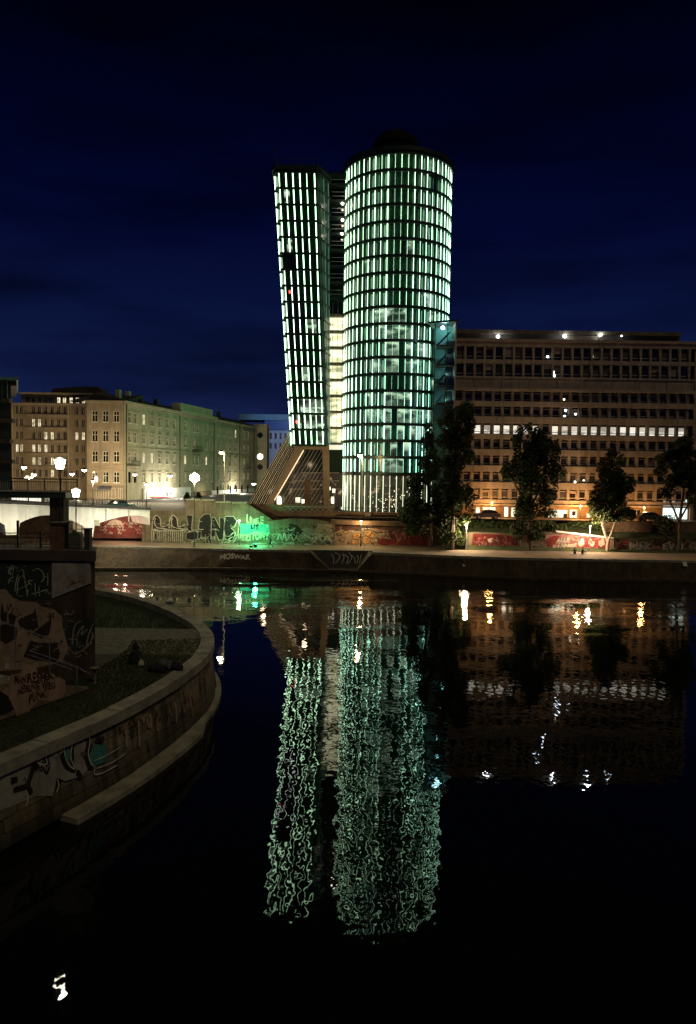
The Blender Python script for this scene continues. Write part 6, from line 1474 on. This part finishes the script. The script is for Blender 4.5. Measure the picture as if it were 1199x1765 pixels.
# ================================================================== PEOPLE
def person(label, P, pose, h=1.75, face=0.0, top='cloth_dark', low='cloth_denim', hair=(.03, .02, .015), name='person', group=None):
    """one continuous body grown from a jointed skeleton; hair is a child"""
    s = h/1.75
    J = {'pel': (0, 0, .95), 'sp': (0, 0, 1.18), 'ch': (0, 0, 1.38), 'nk': (0, 0, 1.50), 'hd': (0, .02, 1.60), 'cr': (0, .02, 1.70),
         'sl': (-.19, 0, 1.42), 'el': (-.24, -.02, 1.14), 'wl': (-.25, .06, .90), 'fl': (-.25, .09, .80),
         'sr': (.19, 0, 1.42), 'er': (.24, -.02, 1.14), 'wr': (.25, .06, .90), 'fr': (.25, .09, .80),
         'hl': (-.10, 0, .90), 'kl': (-.11, .02, .50), 'al': (-.11, 0, .09), 'tl': (-.12, .17, .04),
         'hr': (.10, 0, .90), 'kr': (.11, .02, .50), 'ar': (.11, 0, .09), 'tr': (.12, .17, .04)}
    if pose == 'walk':
        J.update(kl=(-.10, .20, .52), al=(-.10, .28, .11), tl=(-.10, .46, .07), kr=(.10, -.02, .50), ar=(.10, -.34, .16), tr=(.10, -.22, .05),
                 el=(-.24, -.12, 1.16), wl=(-.23, -.10, .93), fl=(-.22, -.05, .85), er=(.24, .08, 1.15), wr=(.22, .24, .98), fr=(.21, .30, .92))
    if pose == 'sit':
        J.update(pel=(0, 0, .14), sp=(0, .03, .38), ch=(0, .09, .58), nk=(0, .12, .70), hd=(0, .16, .80), cr=(0, .16, .90), sl=(-.19, .09, .62), sr=(.19, .09, .62),
                 el=(-.25, .22, .42), wl=(-.16, .40, .40), fl=(-.10, .46, .38), er=(.25, .22, .42), wr=(.16, .40, .40), fr=(.10, .46, .38),
                 hl=(-.10, .02, .13), kl=(-.14, .42, .46), al=(-.13, .52, .09), tl=(-.13, .70, .04), hr=(.10, .02, .13), kr=(.14, .42, .46), ar=(.13, .52, .09), tr=(.13, .70, .04))
    E_ = [('pel', 'sp'), ('sp', 'ch'), ('ch', 'nk'), ('nk', 'hd'), ('hd', 'cr'), ('ch', 'sl'), ('sl', 'el'), ('el', 'wl'), ('wl', 'fl'), ('ch', 'sr'), ('sr', 'er'), ('er', 'wr'), ('wr', 'fr'),
          ('pel', 'hl'), ('hl', 'kl'), ('kl', 'al'), ('al', 'tl'), ('pel', 'hr'), ('hr', 'kr'), ('kr', 'ar'), ('ar', 'tr')]
    rad = dict(pel=.14, sp=.125, ch=.14, nk=.055, hd=.095, cr=.07, sl=.065, el=.05, wl=.04, fl=.035, sr=.065, er=.05, wr=.04, fr=.035, hl=.10, kl=.07, al=.05, tl=.04, hr=.10, kr=.07, ar=.05, tr=.04)
    ks = list(J); me = bpy.data.meshes.new('body_cage'); me.from_pydata([tuple(c*s for c in J[k]) for k in ks], [(ks.index(a), ks.index(b_)) for a, b_ in E_], [])
    o = bpy.data.objects.new('body_cage', me); COL.objects.link(o)
    md = o.modifiers.new('skin', 'SKIN'); ly = me.skin_vertices[0].data
    for i, k in enumerate(ks): ly[i].radius = (rad[k]*s, rad[k]*s*(.75 if k in ('ch', 'sp') else 1)); ly[i].use_root = (k == 'pel')
    sd = o.modifiers.new('sub', 'SUBSURF'); sd.levels = 1; sd.render_levels = 1
    bm2 = bpy.data.meshes.new_from_object(o.evaluated_get(bpy.context.evaluated_depsgraph_get())); bpy.data.objects.remove(o)
    bm2.name = 'body'
    for m in (MT[top], MT[low], MT['skin']): bm2.materials.append(m)
    ph_ = J['pel'][2]*s; nz = J['nk'][2]*s
    wr = [V(J[k])*s for k in ('fl', 'fr')]
    for p in bm2.polygons:
        c = p.center
        p.material_index = 2 if c.z > nz or min((c-w).length for w in wr) < .09*s else (1 if (c.z < ph_ if pose != 'sit' else (c.y > .16*s and c.z < .56*s or c.z < .2*s)) else 0); p.use_smooth = True
    R = Matrix.Translation(P) @ Matrix.Rotation(face, 4, 'Z')
    t = link(name, None, Matrix.Translation(P)); tag(t, label, 'person', group)
    link('body', bm2, R, t)
    hm = M_('hair', hair, .8, 0); c = V(J['cr'])*s; b = MB()
    prf = [(.02, .07), (.07, .05), (.10, .0), (.105, -.05), (.09, -.10)]
    vs = []
    b.lathe([(r_*s, z*s) for r_, z in reversed(prf)], V((c.x, c.y-.025*s, c.z)), 10)
    b.v = [R @ v for v in b.v]; b.build('hair', hm, t, True)
    return t
person('person walking in dark clothes past the pale flower graffiti', UZ(268, 936, PZ), 'walk', 1.78, R_(-95))
person('person striding left along the promenade at the green lit wall', UZ(466, 944, PZ), 'walk', 1.78, R_(95))
person('person in dark jacket sitting on the kerb left of the pair', UZ(990, 955, PZ), 'sit', 1.75, R_(170), 'cloth_grey')
person('person sitting on the promenade kerb below the SOS panel at right', UZ(1003, 955, PZ), 'sit', 1.75, R_(200), 'cloth_dark')
person('lone person standing before the red awning of the white shop', FP(269, 868)+nb*3+V((0, 0, ST-FP(269, 868).z)), 'stand', 1.8, R_(180))
person('dark hooded person crouching alone on the gravel terrace', UZ(233, 1143, TZ-.06), 'sit', 1.9, R_(10), 'cloth_dark', 'cloth_dark')
person('pedestrian in grey walking before the right hand white shops', V((U(392, 866, 140).x, 140, ST)), 'walk', 1.75, R_(90), 'cloth_grey')
person('pedestrian in dark clothes crossing under the twin globe lamp', V((U(176, 868, 125).x, 125, ST)), 'walk', 1.75, R_(-90))
# hood of the crouching person
c = UZ(233, 1143, TZ-.06); hp = [o for o in bpy.data.objects if o.get('label', '').startswith('dark hooded')][0]
MB().lathe([(.17, .70), (.19, .85), (.15, 1.0), (.06, 1.14), (.015, 1.22)], V((c.x-.02, c.y+.16, c.z)), 10).build('hood', MT['cloth_dark'], hp, True)
MB().lathe([(.36, .0), (.34, .3), (.26, .62), (.17, .78)], V((c.x-.02, c.y-.05, c.z)), 12).build('coat', MT['cloth_dark'], hp, True)
q = UZ(243, 1146, TZ-.06); bg_ = thing('carrier_bag', 'small pale carrier bag beside the crouching person', 'bag', tuple(q))
MB().hexa([q+V(v) for v in ((-.13, -.08, 0), (.13, -.08, 0), (.13, .08, 0), (-.13, .08, 0), (-.10, -.05, .24), (.11, -.04, .22), (.09, .05, .25), (-.09, .05, .23))]).build('bag', MT['p_white'], bg_); b = MB(); b.path([q+V((-.06, 0, .23)), q+V((-.03, 0, .33)), q+V((.03, 0, .33)), q+V((.06, 0, .23))], .012, 4); b.build('handle', MT['p_white'], bg_)
# dark heap by the coping
q = UZ(288, 1157, TZ-.06); hp2 = thing('heap', 'dark low heap of sacks beside the curved coping', 'heap', tuple(q)); rh = random.Random(8)
for i in range(9):
    c = q+V((rh.uniform(-.75, .75), rh.uniform(-.3, .6), .16)); b = MB(); r = rh.uniform(.22, .36)
    b.lathe([(r*.6, -.16), (r, -.06), (r*.95, .10), (r*.5, .26), (.04, .33)], c, 9); b.v = [v+V((rh.uniform(-.05, .05), rh.uniform(-.05, .05), rh.uniform(-.03, .03))) for v in b.v]; b.build('sack', MT['cloth_dark' if i % 4 else 'cloth_grey'], hp2, True)
# small dog by the green lamp
q = UZ(433, 946.5, PZ); dg = thing('dog', 'small dark dog on the promenade under the green lit wall', 'dog', tuple(q))
ks = {'hip': (-.22, 0, .38), 'chest': (.16, 0, .38), 'neck': (.28, 0, .50), 'head': (.36, 0, .58), 'muz': (.48, 0, .55), 'tail': (-.36, 0, .50), 'h1': (-.22, .07, .36), 'k1': (-.17, .08, .24), 'o1': (-.27, .08, .12), 'p1': (-.23, .08, .02), 'h2': (-.22, -.07, .36), 'k2': (-.17, -.08, .24), 'o2': (-.27, -.08, .12), 'p2': (-.23, -.08, .02), 'f1': (.16, .07, .32), 'e1': (.14, .07, .16), 'q1': (.17, .07, .02), 'f2': (.16, -.07, .32), 'e2': (.14, -.07, .16), 'q2': (.17, -.07, .02)}
kk = list(ks); ed = [('hip', 'chest'), ('chest', 'neck'), ('neck', 'head'), ('head', 'muz'), ('hip', 'tail')] + [(a+i, b_+i) for i in '12' for a, b_ in (('h', 'k'), ('k', 'o'), ('o', 'p'), ('f', 'e'), ('e', 'q'))] + [('hip', 'h1'), ('hip', 'h2'), ('chest', 'f1'), ('chest', 'f2')]
def skin_body(ks, ed, radf, root, mat, R, parent, sub=1):
    kk = list(ks); me = bpy.data.meshes.new('cage'); me.from_pydata([ks[k] for k in kk], [(kk.index(a), kk.index(b_)) for a, b_ in ed], [])
    o = bpy.data.objects.new('cage', me); COL.objects.link(o); o.modifiers.new('skin', 'SKIN'); ly = me.skin_vertices[0].data
    for i, k in enumerate(kk): r = radf(k); ly[i].radius = (r, r) if not isinstance(r, tuple) else r; ly[i].use_root = k == root
    sd = o.modifiers.new('sub', 'SUBSURF'); sd.levels = sub; sd.render_levels = sub
    m2 = bpy.data.meshes.new_from_object(o.evaluated_get(bpy.context.evaluated_depsgraph_get())); bpy.data.objects.remove(o)
    m2.name = 'body'; m2.materials.append(mat)
    m2.polygons.foreach_set('use_smooth', [True]*len(m2.polygons)); return link('body', m2, R, parent)
skin_body(ks, ed, lambda k: {'hip': .10, 'chest': .13, 'neck': .08, 'head': .08, 'muz': .045, 'tail': .025}.get(k, .04), 'hip', MT['cloth_dark'], Matrix.Translation(q), dg)
# ================================================================== BIRDS
def bird(name, label, cat, P, L, face, dark=False, long_neck=False):
    t = thing(name, label, cat, tuple(P)); R = Matrix.Translation(P) @ Matrix.Rotation(face, 4, 'Z') @ Matrix.Scale(L, 4)
    nk = .62 if long_neck else .34
    ks = {'tail': (-.52, 0, .14), 'rump': (-.30, 0, .12), 'mid': (0, 0, .10), 'br': (.26, 0, .12), 'n1': (.38, 0, .22), 'n2': (.36, 0, nk*.8), 'hd': (.44, 0, nk), 'bk': (.50, 0, nk-.02)}
    ed = [('tail', 'rump'), ('rump', 'mid'), ('mid', 'br'), ('br', 'n1'), ('n1', 'n2'), ('n2', 'hd'), ('hd', 'bk')]
    rd = {'tail': .03, 'rump': .12, 'mid': .19, 'br': .16, 'n1': .085, 'n2': .06 if long_neck else .075, 'hd': .075 if not long_neck else .055, 'bk': .035}
    skin_body(ks, ed, lambda k: rd[k], 'mid', MT['feather'], R, t, 2)
    for s in (-1, 1):
        b = MB(); pr = [(.22, .12, .14), (.20, .20, .20), (-.05, .215, .23), (-.34, .12, .22), (-.62, .03, .22), (-.40, .14, .15), (-.05, .20, .10)]
        vs = [R @ V((x, s*y, z)) for x, y, z in pr]; b.prism(vs, R.to_3x3() @ V((0, s*.025, .01))); b.build('wing', MT['feather_grey' if dark else 'feather'], t)
    b = MB(); b.tube(R @ V((.49, 0, nk-.02)), R @ V((.64, 0, nk-.05)), .028*L, .008*L, 6); b.build('beak', MT['beak'], t)
bird('swan', 'white swan on the water beyond the curved coping', 'bird', UZ(291, 1038, 0), .95, R_(200), False, True)
